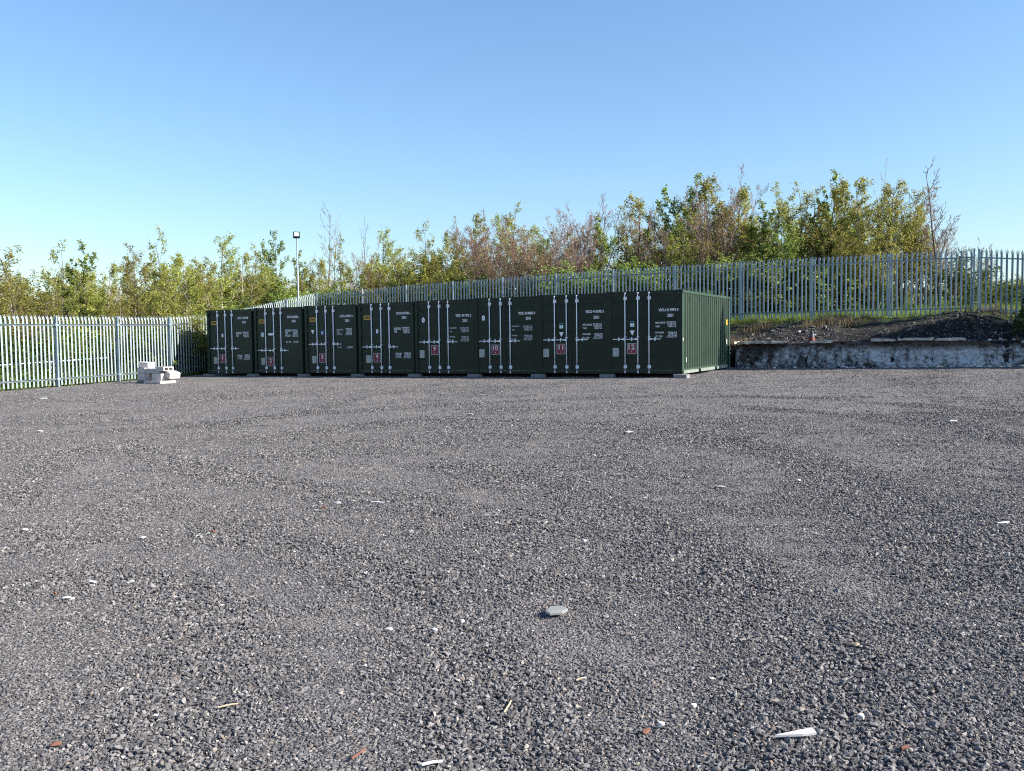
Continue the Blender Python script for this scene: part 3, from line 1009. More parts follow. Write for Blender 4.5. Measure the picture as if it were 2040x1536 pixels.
    if num == '3':
        flat('triangle_mark', None, [(-.075, .07), (0, -.085), (.075, .07)]).build('triangle_mark', [M_WHITE_PRINT], left, (.145 * CW - dxl, -.001, .612 * CH - .12))
        e = flat('blue_sticker', None, rect(.13, .15)); e.box((-.04, -.003, .0), (.04, -.002, .03), 1); e.box((-.04, -.003, -.045), (.02, -.002, -.025), 1)
        e.build('blue_sticker', [M_BLUE, M_WHITE_PRINT], left, (.335 * CW - dxl, -.001, .60 * CH - .12))
    if num in ('9', '10'):
        e = flat('egg_sticker', None, oval(.125, .185, 14, .12)); e.box((-.015, -.003, -.04), (.015, -.002, .02), 1)
        e.build('egg_sticker', [M_WHITE_PRINT, M_BLUE], left, (.135 * CW - dxl, -.001, .735 * CH - .12))
    if num in ('11', '12'):
        e = flat('padlock_sticker', None, rect(.13, .10))
        e.add([(x, -.003, z) for x, z in oval(.05, .05)], [tuple(range(16))], 1)
        for lo, hi in (((-.06, -.002, .05), (-.045, 0, .125)), ((.045, -.002, .05), (.06, 0, .125)), ((-.045, -.002, .11), (.045, 0, .125))):
            e.box(lo, hi, 1)
        e.build('padlock_sticker', [M_WHITE_PRINT, M_CYAN], left, (.333 * CW - dxl, -.001, .592 * CH - .12))
        flat('triangle_mark', None, [(-.08, .075), (0, -.085), (.08, .075)]).build('triangle_mark', [M_WHITE_PRINT], left, (.333 * CW - dxl, -.001, .490 * CH - .105))
    if num == '12':                                             # small things on the sunny side
        for y in (.75, 1.95, 3.05, 4.15, 5.2):
            MB().box((CW - .012, y, CH - .34), (CW + .006, y + .035, CH - .17)).build('side_vent', [M_DARK], root)
        MB().box((CW - .012, 5.52, 1.55), (CW - .004, 5.68, 1.75)).build('yellow_label', [M_YELLOW], root)
        MB().box((CW - .012, 5.52, .86), (CW - .003, 5.64, 1.03)).build('white_label', [M_SIGN_WHITE], root)
        MB().box((CW - .012, .42, .36), (CW - .003, .49, .50)).build('white_label', [M_SIGN_WHITE], root)
        MB().box((CW - .003, .05, 1.03), (CW + .004, .11, 1.12)).build('white_label', [M_SIGN_WHITE], root)

# blocks under the containers
def block_mesh(seed, w=.44, d=.30, h=.14):
    b = MB(); b.chamfer_box((-w / 2, -d / 2, -h), (w / 2, d / 2, 0), .012)
    r = random.Random(seed)
    b.v = [(x + r.uniform(-.006, .006), y + r.uniform(-.006, .006), z if z > -.01 else z + r.uniform(-.005, .005)) for x, y, z in b.v]
    return b.mesh('bearing_block', [M_BLOCK])
ME_BLOCKS = [block_mesh(s) for s in range(4)]
NAMES = ['one', 'two', 'three', 'four', 'nine', 'ten', 'eleven', 'twelve']
for k, c in enumerate(corners):
    if k == 0: lab = 'flat grey concrete block under the outer front corner of container one'
    elif k == 8: lab = 'flat concrete block under the sunlit front corner of container twelve'
    else: lab = 'flat grey concrete block between the fronts of containers %s and %s' % (NAMES[k - 1], NAMES[k])
    inward = .16 if k == 0 else (-.02 if k == 8 else 0)
    p = c - ROW_D * inward - ROW_N * .02
    top = c[2] if k in (0, 8) else c[2] + (.0 if k < 8 else 0)
    o = obj('bearing_block', ME_BLOCKS[k % 4], None, (p[0], p[1], top - .012), (0, 0, -ROW_A + random.uniform(-.06, .06)))
    tag(o, lab, 'concrete block', 'bearing blocks under the containers')
    p2 = c + ROW_N * (CL - .12)
    o = obj('bearing_block', ME_BLOCKS[(k + 1) % 4], None, (p2[0], p2[1], top - .012), (0, 0, -ROW_A))
    tag(o, ('concrete block under the rear of container twelve beside the retaining wall' if k == 8 else
            'concrete block under the rear of container %s' % NAMES[min(k, 7)]), 'concrete block', 'bearing blocks under the containers')

# ------------------------------------------------------------------ palisade fences
def pale_mesh():
    prof = [(-.034, .0), (-.027, .003), (-.014, .008), (0, .003), (.014, .008), (.027, .003), (.034, .0)]
    b = MB()
    rows_ = []
    for z in (.03, 2.20):
        rows_.append([(x, -y, z) for x, y in prof])
    v = rows_[0] + rows_[1]
    f = [(i, i + 1, 8 + i, 7 + i) for i in range(6)]
    # back skin gives the section its thickness
    o = len(v)
    v += [(x * .93, -y + .0035, z) for z in (.03, 2.20) for x, y in prof]
    f += [(o + i + 1, o + i, o + 7 + i, o + 8 + i) for i in range(6)]
    b.add(v, f)
    # splayed triple point, bent to the outside
    def tine(x0, x1, tip, ztip, bend, y0, y1):
        zs = 2.20
        m0, m1 = (x0 + tip) / 2 * 1.04, (x1 + tip) / 2 * 1.04
        zm = zs + (ztip - zs) * .55
        v = [(x0, y0, zs), (x1, y1, zs), (x0 + (tip - (x0 + x1) / 2) * .5, y0 + bend * .35, zm), (x1 + (tip - (x0 + x1) / 2) * .5, y1 + bend * .35, zm), (tip, bend, ztip)]
        v += [(a, c + .004, d) for a, c, d in v]
        b.add(v, [(0, 1, 3, 2), (2, 3, 4), (6, 5, 7, 8), (8, 7, 9)])
    tine(-.014, .014, 0.0, 2.405, .050, -.008, -.008)
    tine(-.034, -.014, -.046, 2.345, .040, 0, -.008)
    tine(.014, .034, .046, 2.345, .040, -.008, 0)
    return b.mesh('pale', [M_GALV])
ME_PALE = pale_mesh()

def post_mesh(h):
    b = MB()
    b.box((-.0275, -.05, 0), (.0275, -.043, h)); b.box((-.0275, .043, 0), (.0275, .05, h)); b.box((-.004, -.043, .001), (.004, .043, h - .001))
    return b.mesh('post', [M_GALV])
ME_POST = post_mesh(2.40)

def cleat_mesh():
    b = MB(); b.box((-.075, -.004, -.03), (.075, .004, .03)); b.tube([(-.05, -.012, 0), (-.05, -.004, 0)], .011, 6); b.tube([(.05, -.012, 0), (.05, -.004, 0)], .011, 6)
    return b.mesh('cleat', [M_GALV])
ME_CLEAT = cleat_mesh()

def palisade(name, start, dirv, stops, base_fn, label, flip, scale=1.0, extra_bend=0, npale=17):
    """stops: distances of the posts along the run. local x runs along the fence, local -y faces the yard if not flip"""
    rz = math.atan2(dirv[1], dirv[0])
    z0 = base_fn(stops[0])
    root = empty(name, (start[0] + dirv[0] * stops[0], start[1] + dirv[1] * stops[0], z0), rz, label, 'fence')
    sgn = -1 if flip else 1
    r = random.Random(len(label))
    for k, s in enumerate(stops):
        z = base_fn(s) - z0
        obj('post', ME_POST, root, (s - stops[0], -.075 * sgn, z - .03), (0, 0, r.uniform(-.02, .02)), (1, 1, scale))
        if k == len(stops) - 1: break
        e = stops[k + 1]
        za, zb = base_fn(s) - z0, base_fn(e) - z0
        xa, xb = s - stops[0], e - stops[0]
        for hz in (.27, 2.08):
            b = MB()
            ya, yb = sorted((-.028 * sgn, -.033 * sgn)); yc, yd = sorted((-.028 * sgn, -.078 * sgn))
            n0, n1 = xa + .032, xb - .032
            def slab(y0, y1, h0, h1):
                v = [(n0, y0, za + h0), (n1, y0, zb + h0), (n1, y1, zb + h0), (n0, y1, za + h0), (n0, y0, za + h1), (n1, y0, zb + h1), (n1, y1, zb + h1), (n0, y1, za + h1)]
                b.add(v, [(0, 3, 2, 1), (4, 5, 6, 7), (0, 1, 5, 4), (1, 2, 6, 5), (2, 3, 7, 6), (3, 0, 4, 7)])
            slab(ya, yb, hz * scale - .045, hz * scale)
            slab(yc, yd, hz * scale, hz * scale + .006)
            b.build('rail', M_GALV, root)
        for j in range(npale):
            t = (j + .5) / npale
            x = xa + (xb - xa) * t
            obj('pale', ME_PALE, root, (x, -.002 * sgn, za + (zb - za) * t + r.uniform(-.006, .006)),
                (r.uniform(-.006, .006), r.uniform(-.006, .006), (math.pi if flip else 0) + r.uniform(-.03, .03)), (1, 1, scale))
        if k > 0:
            for hz in (.25, 2.06):
                obj('cleat', ME_CLEAT, root, (xa, -.130 * sgn, za + hz * scale), (0, 0, 0 if not flip else math.pi))
    return root

# side fence runs from the left towards the far corner; its yard side is on its right (local -y)
palisade('palisade_fence', SIDE_0, SIDE_D, [SIDE_BAY * k for k in range(-2, 7)],
         lambda s: side_base(SIDE_0[1] + SIDE_D[1] * s), 'sunlit galvanised palisade fence running beside container one', False, 1.03, npale=17)
# back fence runs from the far corner to the right corner post; yard side on its right (local -y)
s_corner = float(np.dot(FENCE_CORNER - BACK_0, BACK_D))
bstops = sorted([-(BACK_BAY * k) for k in range(0, 11)] + [-s_corner])
palisade('palisade_fence', BACK_0, -BACK_D, bstops, lambda s: float(back_base(-s)) - .02,
         'shaded galvanised palisade fence along the bank behind the containers', False, 1.0, npale=17)
ra = math.radians(-36)
RIGHT_D = np.array([math.cos(ra), math.sin(ra)])
palisade('palisade_fence', BACK_0 + RIGHT_D * .0, RIGHT_D, [.14, 2.89, 5.64], lambda s: 2.25 - .10 * s,
         'dark palisade fence run beyond the corner post above the rubble', True, 1.0, npale=17)

# handrail pipe behind the side fence
b = MB()
pa, pb = at_depth(-20, 729, 30.6), at_depth(212, 713, 33.4)
b.tube([tuple(pa), tuple(pb)], .03, 8)
for t in (.05, .5, .95):
    q = pa + (pb - pa) * t
    b.tube([(q[0], q[1], plane_z(q[0], q[1]) - .05), (q[0], q[1], q[2])], .025, 8)
tag(b.build('handrail', [M_GALV]), 'low galvanised pipe rail just behind the side fence', 'handrail')

# ------------------------------------------------------------------ floodlight on its pole
lp = at_depth(594, 580, 42.4)
lt = at_depth(589, 474, 42.4)
zb = terrain_z(lp[0], lp[1])
root = empty('floodlight', (lp[0], lp[1], zb), 0, 'tall thin pole with a square floodlight behind containers two and three', 'floodlight')
hpole = lt[2] - zb
MB().tube([(0, 0, -.05), (0, 0, hpole)], [.05, .038], 10).build('pole', M_GALV, root, smooth_shade=True)
M_LAMP_BODY = plain('lamp_housing', (.012, .018, .028), .6)
M_LAMP_GLASS = plain('lamp_glass', (.62, .66, .70), .25, var=.05)
hd = MB()
hd.chamfer_box((-.16, -.09, .0), (.16, .07, .29), .012)
hd.build('lamp_housing', M_LAMP_BODY, root, (-.02, 0, hpole), (math.radians(-12), 0, math.radians(18)))
MB().box((-.105, -.096, .075), (.105, -.088, .240)).build('lamp_glass', M_LAMP_GLASS, root, (-.02, 0, hpole), (math.radians(-12), 0, math.radians(18)))
MB().box((-.10, -.02, -.03), (.10, .0, .02)).build('bracket', M_LAMP_BODY, root, (-.02, 0, hpole), (0, 0, math.radians(18)))

# ------------------------------------------------------------------ pile of concrete pieces by the side fence
pile = at_ground(300, 763)
PR = -ROW_A - .10
pc, ps = math.cos(PR), math.sin(PR)
def pile_at(x, y):
    return pile[0] + x * pc - y * ps, pile[1] + x * ps + y * pc
def slabobj(name, lo, hi, x, y, z, label, cat='concrete block', rot=(0, 0, 0), seed=0, mat=None, c=.012):
    b = MB().chamfer_box(lo, hi, c)
    r = random.Random(seed)
    b.v = [(p[0] + r.uniform(-.006, .006), p[1] + r.uniform(-.006, .006), p[2] + r.uniform(-.004, .004)) for p in b.v]
    wx, wy = pile_at(x, y)
    o = b.build(name, mat or M_PALE, None, (wx, wy, plane_z(wx, wy) + z), (rot[0], rot[1], PR + rot[2]))
    return tag(o, label, cat)
slabobj('concrete_slab', (-.22, -.26, 0), (.22, .26, .10), -.36, .10, .0, 'dark flat slab under the tall stack beside the side fence', 'slab', seed=1, mat=M_BLOCK)
slabobj('concrete_block', (-.21, -.22, 0), (.21, .22, .23), -.36, .08, .10, 'bottom block of the tall pale stack beside the side fence', seed=2)
slabobj('concrete_block', (-.21, -.22, 0), (.21, .22, .22), -.35, .08, .332, 'middle block of the tall pale stack beside the side fence', seed=3)
slabobj('concrete_block', (-.20, -.20, 0), (.20, .20, .20), -.34, .09, .554, 'tilted top block of the tall pale stack beside the side fence', rot=(0, .06, .35), seed=4)
slabobj('concrete_slab', (-.42, -.32, 0), (.48, .32, .10), .62, -.05, .0, 'long low slab under the short end of the concrete pile', 'slab', seed=5)
slabobj('concrete_block', (-.26, -.20, 0), (.26, .20, .25), .62, .02, .10, 'wide plain block resting on the low slab of the concrete pile', seed=6)
slabobj('concrete_slab', (-.50, -.20, 0), (.34, .20, .085), .36, .10, .352, 'lower of two bridging slabs in the concrete pile', 'slab', seed=7)
slabobj('concrete_slab', (-.48, -.20, 0), (.16, .20, .085), .36, .09, .439, 'upper of two bridging slabs in the concrete pile', 'slab', rot=(0, 0, .04), seed=8)
def hollow_mesh():
    b = MB()
    w, d, h, t = .075, .20, .145, .018
    b.box((-w, -d, 0), (w, d, .03)); b.box((-w, -d, h - .03), (w, d, h))
    for y in (-d, -.02, d - .04):
        b.box((-w + .001, y, .03), (w - .001, y + .04, h - .03))
    return b.mesh('hollow_block', [M_PALE])
ME_HOLLOW = hollow_mesh()
for k in range(3):
    wx, wy = pile_at(.62 + k * .155, .05)
    o = obj('hollow_block', ME_HOLLOW, None, (wx, wy, plane_z(wx, wy) + .44 - .001 * k), (0, 0, PR + random.uniform(-.04, .04)))
    tag(o, 'small hollow block lying in a row on top of the concrete pile', 'hollow block', 'hollow blocks on the concrete pile')
slabobj('concrete_block', (-.15, -.20, 0), (.15, .20, .22), 1.02, .18, .19, 'tilted block leaning off the sunny end of the concrete pile', rot=(0, .25, -.1), seed=9)
for k, (x, ln) in enumerate(((-.02, .34), (.13, .36))):
    wx, wy = pile_at(x, -.22)
    b = MB().box((-.022, -.022, 0), (.022, .022, ln))
    o = b.build('timber_stake', M_PALE, None, (wx, wy, plane_z(wx, wy)), (math.radians(-8), math.radians(6 - 9 * k), PR))
    tag(o, 'pale stake propped upright against the middle of the concrete pile', 'stake', 'stakes propped on the concrete pile')

# ------------------------------------------------------------------ orange cone on the bank
cp_ = at_depth(1624, 682, 30.95)
zc = terrain_z(cp_[0], cp_[1] + .35)
M_CONE = plain('faded_orange_plastic', (.17, .04, .025), .6, var=.2)
M_CONE_DARK = plain('cone_black_base', (.03, .032, .036), .7)
M_CONE_BAND = plain('cone_dirty_band', (.055, .06, .07), .5)
root = empty('traffic_cone', (cp_[0], cp_[1] + .35, max(zc, cp_[2]) - .02), .4, 'faded orange traffic cone standing on the bank above the wall', 'cone')
MB().chamfer_box((-.17, -.17, 0), (.17, .17, .04), .01).build('base', M_CONE_DARK, root)
MB().tube([(0, 0, .04), (0, 0, .22)], [.13, .095], 14).build('cone_body', M_CONE, root, smooth_shade=False)
MB().tube([(0, 0, .2205), (0, 0, .32)], [.096, .07], 14).build('reflective_band', M_CONE_BAND, root)
MB().tube([(0, 0, .3205), (0, 0, .46)], [.069, .032], 14).build('cone_top', M_CONE_DARK, root)

# ------------------------------------------------------------------ loose stones: prototypes (kept out of the scene collection)
proto_col = bpy.data.collections.new('stone_shapes')
def hull_stone(seed, n=11, flat_=.62, mat=M_STONE):
    r = np.random.default_rng(seed)
    p = r.normal(size=(n, 3)); p /= np.linalg.norm(p, axis=1)[:, None]
    p *= r.uniform(.75, 1.1, (n, 1)); p *= np.array([1.15, .85, flat_]) * .5
    bm = bmesh.new()
    for q in p: bm.verts.new(q)
    bmesh.ops.convex_hull(bm, input=bm.verts[:])
    for v in [v for v in bm.verts if not v.link_faces]: bm.verts.remove(v)
    me = bpy.data.meshes.new('stone')
    bm.to_mesh(me); bm.free()
    me.materials.append(mat)
    o = bpy.data.objects.new('stone', me)
    return o
for s in range(12):
    proto_col.objects.link(hull_stone(100 + s, 10 + s % 4, .55 + .03 * (s % 4)))

def scatter_group():
    g = bpy.data.node_groups.new('stone_scatter', 'GeometryNodeTree')
    g.interface.new_socket('Geometry', in_out='INPUT', socket_type='NodeSocketGeometry')
    g.interface.new_socket('Geometry', in_out='OUTPUT', socket_type='NodeSocketGeometry')
    gi, go = g.nodes.new('NodeGroupInput'), g.nodes.new('NodeGroupOutput')
    ci = g.nodes.new('GeometryNodeCollectionInfo'); ci.inputs['Collection'].default_value = proto_col
    ci.inputs['Separate Children'].default_value = True; ci.inputs['Reset Children'].default_value = True
    ip = g.nodes.new('GeometryNodeInstanceOnPoints'); ip.inputs['Pick Instance'].default_value = True
    def attr(name, kind):
        a = g.nodes.new('GeometryNodeInputNamedAttribute'); a.data_type = kind; a.inputs['Name'].default_value = name
        return a.outputs['Attribute']
    e2r = g.nodes.new('FunctionNodeEulerToRotation')
    g.links.new(attr('rot', 'FLOAT_VECTOR'), e2r.inputs[0])
    g.links.new(gi.outputs[0], ip.inputs['Points']); g.links.new(ci.outputs[0], ip.inputs['Instance'])
    g.links.new(attr('pick', 'INT'), ip.inputs['Instance Index'])
    g.links.new(e2r.outputs[0], ip.inputs['Rotation']); g.links.new(attr('size', 'FLOAT_VECTOR'), ip.inputs['Scale'])
    g.links.new(ip.outputs[0], go.inputs[0])
    return g
SCATTER = scatter_group()

def scatter(name, pts, sizes, tilt, label=None, seed=0):
    r = np.random.default_rng(seed)
    n = len(pts)
    me = bpy.data.meshes.new(name)
    me.vertices.add(n); me.vertices.foreach_set('co', np.asarray(pts, dtype=np.float32).ravel())
    a = me.attributes.new('rot', 'FLOAT_VECTOR', 'POINT')
    rot = np.stack([r.normal(0, tilt, n), r.normal(0, tilt, n), r.uniform(0, 2 * math.pi, n)], -1).astype(np.float32)
    a.data.foreach_set('vector', rot.ravel())
    a = me.attributes.new('size', 'FLOAT_VECTOR', 'POINT')
    sz = (sizes[:, None] * r.uniform(.8, 1.25, (n, 3))).astype(np.float32)
    a.data.foreach_set('vector', sz.ravel())
    a = me.attributes.new('pick', 'INT', 'POINT')
    a.data.foreach_set('value', r.integers(0, 12, n).astype(np.int32))
    o = obj(name, me)
    md = o.modifiers.new('scatter', 'NODES'); md.node_group = SCATTER
    return tag(o, label, None, None, 'stuff')

def wedge(y0, y1, dens, seed, spread=.70, extra=.8):
    r = np.random.default_rng(seed)
    area = spread * (y1 ** 2 - y0 ** 2) + 2 * extra * (y1 - y0)
    n = int(area * dens)
    y = np.sqrt(r.uniform(0, 1, n) * (y1 ** 2 - y0 ** 2) + y0 ** 2)
    x = r.uniform(-1, 1, n) * (spread * y + extra)
    return x, y, r

layers = [(1.9, 5.0, 11500, .0170, 1), (5.0, 9.0, 6600, .0185, 2), (9.0, 15.0, 2600, .0235, 3), (15.0, 25.0, 620, .029, 4), (25.0, 33.0, 260, .034, 5)]
all_p, all_s = [], []
for y0, y1, dens, mean, sd_ in layers:
    x, y, r = wedge(y0, y1, dens, sd_)
    inside = bank_side(x, y) < -.35
    x, y = x[inside], y[inside]
    c = coarse_mask(x, y)
    keep = r.uniform(0, 1, len(x)) < (.58 + .42 * smooth(c, .15, .80))
    x, y, c = x[keep], y[keep], c[keep]
    s = mean * np.exp(r.normal(0, .27, len(x))) * (.80 + .27 * c)
    s = np.clip(s, .009, .042)
    z = yard_z(x, y) + s * (.04 + .42 * r.uniform(0, 1, len(x)) ** 2 * c)
    all_p.append(np.stack([x, y, z], -1)); all_s.append(s)
scatter('loose_gravel', np.concatenate(all_p), np.concatenate(all_s), .45, seed=5)

# rubble on the bank
r = np.random.default_rng(21)
n = 9000
u = r.uniform(.1, wall_len - .2, n); vv = .40 + 3.1 * r.uniform(0, 1, n) ** 1.5
x = WALL_A[0] + wall_d[0] * u + wall_n[0] * vv; y = WALL_A[1] + wall_d[1] * u + wall_n[1] * vv
dens = np.clip(.55 + .5 * w_fin(x, y) - .55 * smooth(u, 3.2, 4.2) * smooth(u, 7.3, 6.3), .06, 1)
k = r.uniform(0, 1, n) < dens
x, y = x[k], y[k]
s = np.clip(.055 * np.exp(r.normal(0, .45, len(x))), .02, .18)
scatter('bank_rubble', np.stack([x, y, bank_z(x, y) + s * .1], -1), s, .6, seed=6)

# ------------------------------------------------------------------ single pieces lying about
def chunk(name, size, loc, label, cat, mat, seed, rot=(0, 0, 0), n=12, group=None):
    r = np.random.default_rng(seed)
    p = r.normal(size=(n, 3)); p /= np.abs(p).max(axis=1)[:, None]
    p = p * np.array(size) * .5 * r.uniform(.85, 1.0, (n, 1))
    bm = bmesh.new()
    for q in p: bm.verts.new(q)
    bmesh.ops.convex_hull(bm, input=bm.verts[:])
    for v in [v for v in bm.verts if not v.link_faces]: bm.verts.remove(v)
    me = bpy.data.meshes.new(name); bm.to_mesh(me); bm.free(); me.materials.append(mat)
    return tag(obj(name, me, None, loc, rot), label, cat, group)

def yard_piece(name, px, py, size, label, cat, mat, seed, rz=0.0, group=None, lift=.012):
    g = at_ground(px, py)
    return chunk(name, size, (g[0], g[1], float(yard_z(g[0], g[1])) + size[2] * .3 + lift), label, cat, mat, seed, (random.uniform(-.08, .08), random.uniform(-.08, .08), rz), group=group)

# flat six-cornered tile
g = at_ground(1107, 1226)
outline = [(-.060, -.01), (-.045, -.05), (.025, -.055), (.068, -.012), (.048, .045), (-.016, .058)]
b = MB()
kk = len(outline)
v = [(a, c, 0) for a, c in outline] + [(a, c, .012) for a, c in outline] + [(a * .9, c * .88, .014) for a, c in outline]
b.add(v, [tuple(range(kk - 1, -1, -1)), tuple(range(2 * kk, 3 * kk))] + [(i, (i + 1) % kk, kk + (i + 1) % kk, kk + i) for i in range(kk)] + [(kk + i, kk + (i + 1) % kk, 2 * kk + (i + 1) % kk, 2 * kk + i) for i in range(kk)])
tag(b.build('tile_piece', M_SLATE, None, (g[0], g[1], float(yard_z(g[0], g[1])) + .026), (.05, -.04, .2)), 'flat grey six-sided tile lying on the gravel', 'tile')
# pointed white splinter
g = at_ground(1585, 1477)
b = MB()
v = [(-.085, .0, 0), (.02, -.018, 0), (.075, -.020, 0), (.075, .016, 0), (.02, .012, 0)]
v += [(a, c, .010) for a, c, _ in v]
b.add(v, [(4, 3, 2, 1, 0), (5, 6, 7, 8, 9)] + [(i, (i + 1) % 5, 5 + (i + 1) % 5, 5 + i) for i in range(5)])
tag(b.build('pointed_splinter', M_SIGN_WHITE, None, (g[0], g[1], float(yard_z(g[0], g[1])) + .024), (.1, -.05, .15)), 'pointed white plastic splinter lying on the gravel', 'splinter')
def stick(px0, py0, px1, py1, rad, mat, label, name='stick', cat='stick', group=None):
    a, c = at_ground(px0, py0), at_ground(px1, py1)
    za, zc_ = float(yard_z(a[0], a[1])), float(yard_z(c[0], c[1]))
    m = (a + c) / 2
    pts = [(a[0], a[1], za + rad + .012), (m[0] + rad, m[1], (za + zc_) / 2 + rad + .016), (c[0], c[1], zc_ + rad + .012)]
    return tag(MB().tube(pts, [rad, rad, rad * .8], 6).build(name, mat), label, cat, group)
stick(840, 1534, 882, 1525, .006, M_SIGN_WHITE, 'thin white stick lying on the gravel')
stick(700, 1518, 728, 1498, .005, M_BRICK, 'thin reddish twig lying on the gravel', 'twig', 'twig')
stick(1148, 1364, 1165, 1358, .0035, M_TIMBER, 'curled straw coloured stalk on the gravel', 'stalk', 'stalk')
stick(1004, 1425, 1018, 1402, .004, M_TIMBER, 'short tan stalk standing out of the gravel', 'stalk', 'stalk')
stick(435, 1414, 475, 1407, .0035, M_TIMBER, 'pale dry grass stalk flat on the gravel', 'stalk', 'stalk')
stick(1770, 889, 1790, 891, .016, M_TIMBER, 'long thin timber offcut lying on the gravel', 'timber_offcut', 'offcut')
YP = [
    ('white_fragment', 1998, 1045, (.14, .05, .02), 'long white plastic strip lying alone on the gravel', M_SIGN_WHITE),
    ('white_fragment', 752, 1005, (.17, .04, .025), 'long white lath fragment beside brick crumbs on the gravel', M_SIGN_WHITE),
    ('white_fragment', 672, 1006, (.10, .04, .025), 'short white fragment near a long white lath', M_SIGN_WHITE),
    ('white_fragment', 703, 1003, (.09, .035, .02), 'thin white fragment near a long white lath', M_SIGN_WHITE),
    ('white_fragment', 632, 1021, (.10, .03, .02), 'dull whitish fragment near scattered white laths', M_PALE),
    ('brick_fragment', 647, 1015, (.06, .045, .03), 'small brick crumb among white fragments', M_BRICK),
    ('brick_fragment', 1288, 1466, (.045, .03, .022), 'orange brick fragment next to a white lump', M_BRICK),
    ('white_fragment', 1314, 1452, (.05, .035, .03), 'white lump next to an orange brick fragment', M_WHITE_STONE),
    ('brick_fragment', 112, 1490, (.06, .035, .025), 'dark red brick fragment alone on the gravel', M_BRICK),
    ('white_fragment', 133, 1197, (.07, .03, .02), 'slim white fragment beside a red crumb', M_SIGN_WHITE),
    ('brick_fragment', 110, 1188, (.045, .035, .025), 'red crumb beside a slim white fragment', M_BRICK),
    ('white_fragment', 262, 1160, (.05, .04, .03), 'bright white chip below a dried grass clump', M_SIGN_WHITE),
    ('white_fragment', 186, 1163, (.075, .035, .02), 'white sliver lying on dusty gravel', M_SIGN_WHITE),
    ('white_fragment', 866, 1259, (.045, .035, .025), 'rounded white pebble on coarse gravel', M_WHITE_STONE),
    ('white_fragment', 776, 1259, (.05, .03, .022), 'angular white pebble on coarse gravel', M_WHITE_STONE),
    ('white_fragment', 922, 1241, (.035, .03, .022), 'small cream pebble above the grey tile', M_WHITE_STONE),
    ('white_fragment', 1208, 1231, (.035, .03, .022), 'small pale pebble right beside the grey tile', M_WHITE_STONE),
    ('white_fragment', 1380, 1413, (.045, .03, .025), 'pale blue white pebble in dark gravel', M_WHITE_STONE),
    ('white_fragment', 1716, 1436, (.040, .03, .025), 'cube shaped white pebble in coarse gravel', M_WHITE_STONE),
    ('tan_fragment', 1705, 1291, (.050, .035, .025), 'tan stone chip in coarse gravel', M_TIMBER),
    ('brick_fragment', 1803, 1502, (.045, .035, .028), 'salmon brick chip in coarse gravel', M_BRICK),
    ('white_fragment', 938, 828, (.26, .10, .05), 'pale slab chip lying on dusty ground', M_PALE),
    ('white_fragment', 1252, 864, (.22, .10, .04), 'bright white offcut lying on open gravel', M_SIGN_WHITE),
    ('white_fragment', 1432, 973, (.15, .06, .03), 'white offcut on the coarse gravel', M_SIGN_WHITE),
    ('white_fragment', 1590, 961, (.08, .06, .03), 'small white stone in a wheel track', M_WHITE_STONE),
    ('white_fragment', 78, 862, (.16, .10, .05), 'white stone near the side fence', M_WHITE_STONE),
    ('white_fragment', 88, 795, (.30, .12, .04), 'flat white scrap near the side fence', M_SIGN_WHITE),
    ('white_fragment', 285, 1076, (.07, .05, .03), 'white chip on dusty gravel', M_SIGN_WHITE),
    ('white_fragment', 52, 1060, (.07, .05, .03), 'whitish pebble on dusty gravel', M_WHITE_STONE),
    ('brick_fragment', 425, 1063, (.05, .04, .03), 'orange crumb on dusty gravel', M_BRICK),
    ('white_fragment', 1165, 1082, (.05, .04, .025), 'pinkish grey chip on gravel', M_WHITE_STONE),
    ('white_fragment', 1895, 842, (.22, .10, .04), 'white scrap lying on dark track gravel', M_SIGN_WHITE),
]
for k, (nm, px, py, size, lab, mat) in enumerate(YP):
    size = tuple(q * .78 for q in size)
    yard_piece(nm, px, py, size, lab, 'fragment', mat, 300 + k, random.uniform(-.5, .5))

# white lumps along the wall foot and on the bank
r = random.Random(9)
for k in range(64):
    u = r.uniform(3.6, 10.8) if k % 3 else r.uniform(.3, 10.5)
    off = -.14 - .16 * r.random()
    p = WALL_A + wall_d * u + wall_n * off
    s = r.uniform(.06, .20)
    chunk('limewash_lump', (s, s * .7, s * .5), (p[0], p[1], plane_z(*p) + s * .12), 'white crumbled lump lying along the foot of the retaining wall', 'rubble',
          M_WHITE_STONE, 500 + k, (0, 0, r.uniform(0, 3)), group='lumps at the wall foot')
for k in range(46):
    u = r.gauss(9.6, 1.0) if k < 36 else r.uniform(.6, 9)
    off = .15 + abs(r.gauss(0, .55)) if k < 36 else r.uniform(.3, 2.0)
    p = WALL_A + wall_d * u + wall_n * off
    s = r.uniform(.05, .17)
    tz = max(bz(p[0], p[1]), plane_z(*p) + wall_top(u) - .02 if off < .45 else 0)
    chunk('pale_rubble', (s, s * .8, s * .7), (p[0], p[1], tz + s * .2), 'pale stone lump on the bank above the retaining wall', 'rubble',
          M_WHITE_STONE if k % 4 else M_BRICK, 600 + k, (0, 0, r.uniform(0, 3)), group='pale lumps on the bank')

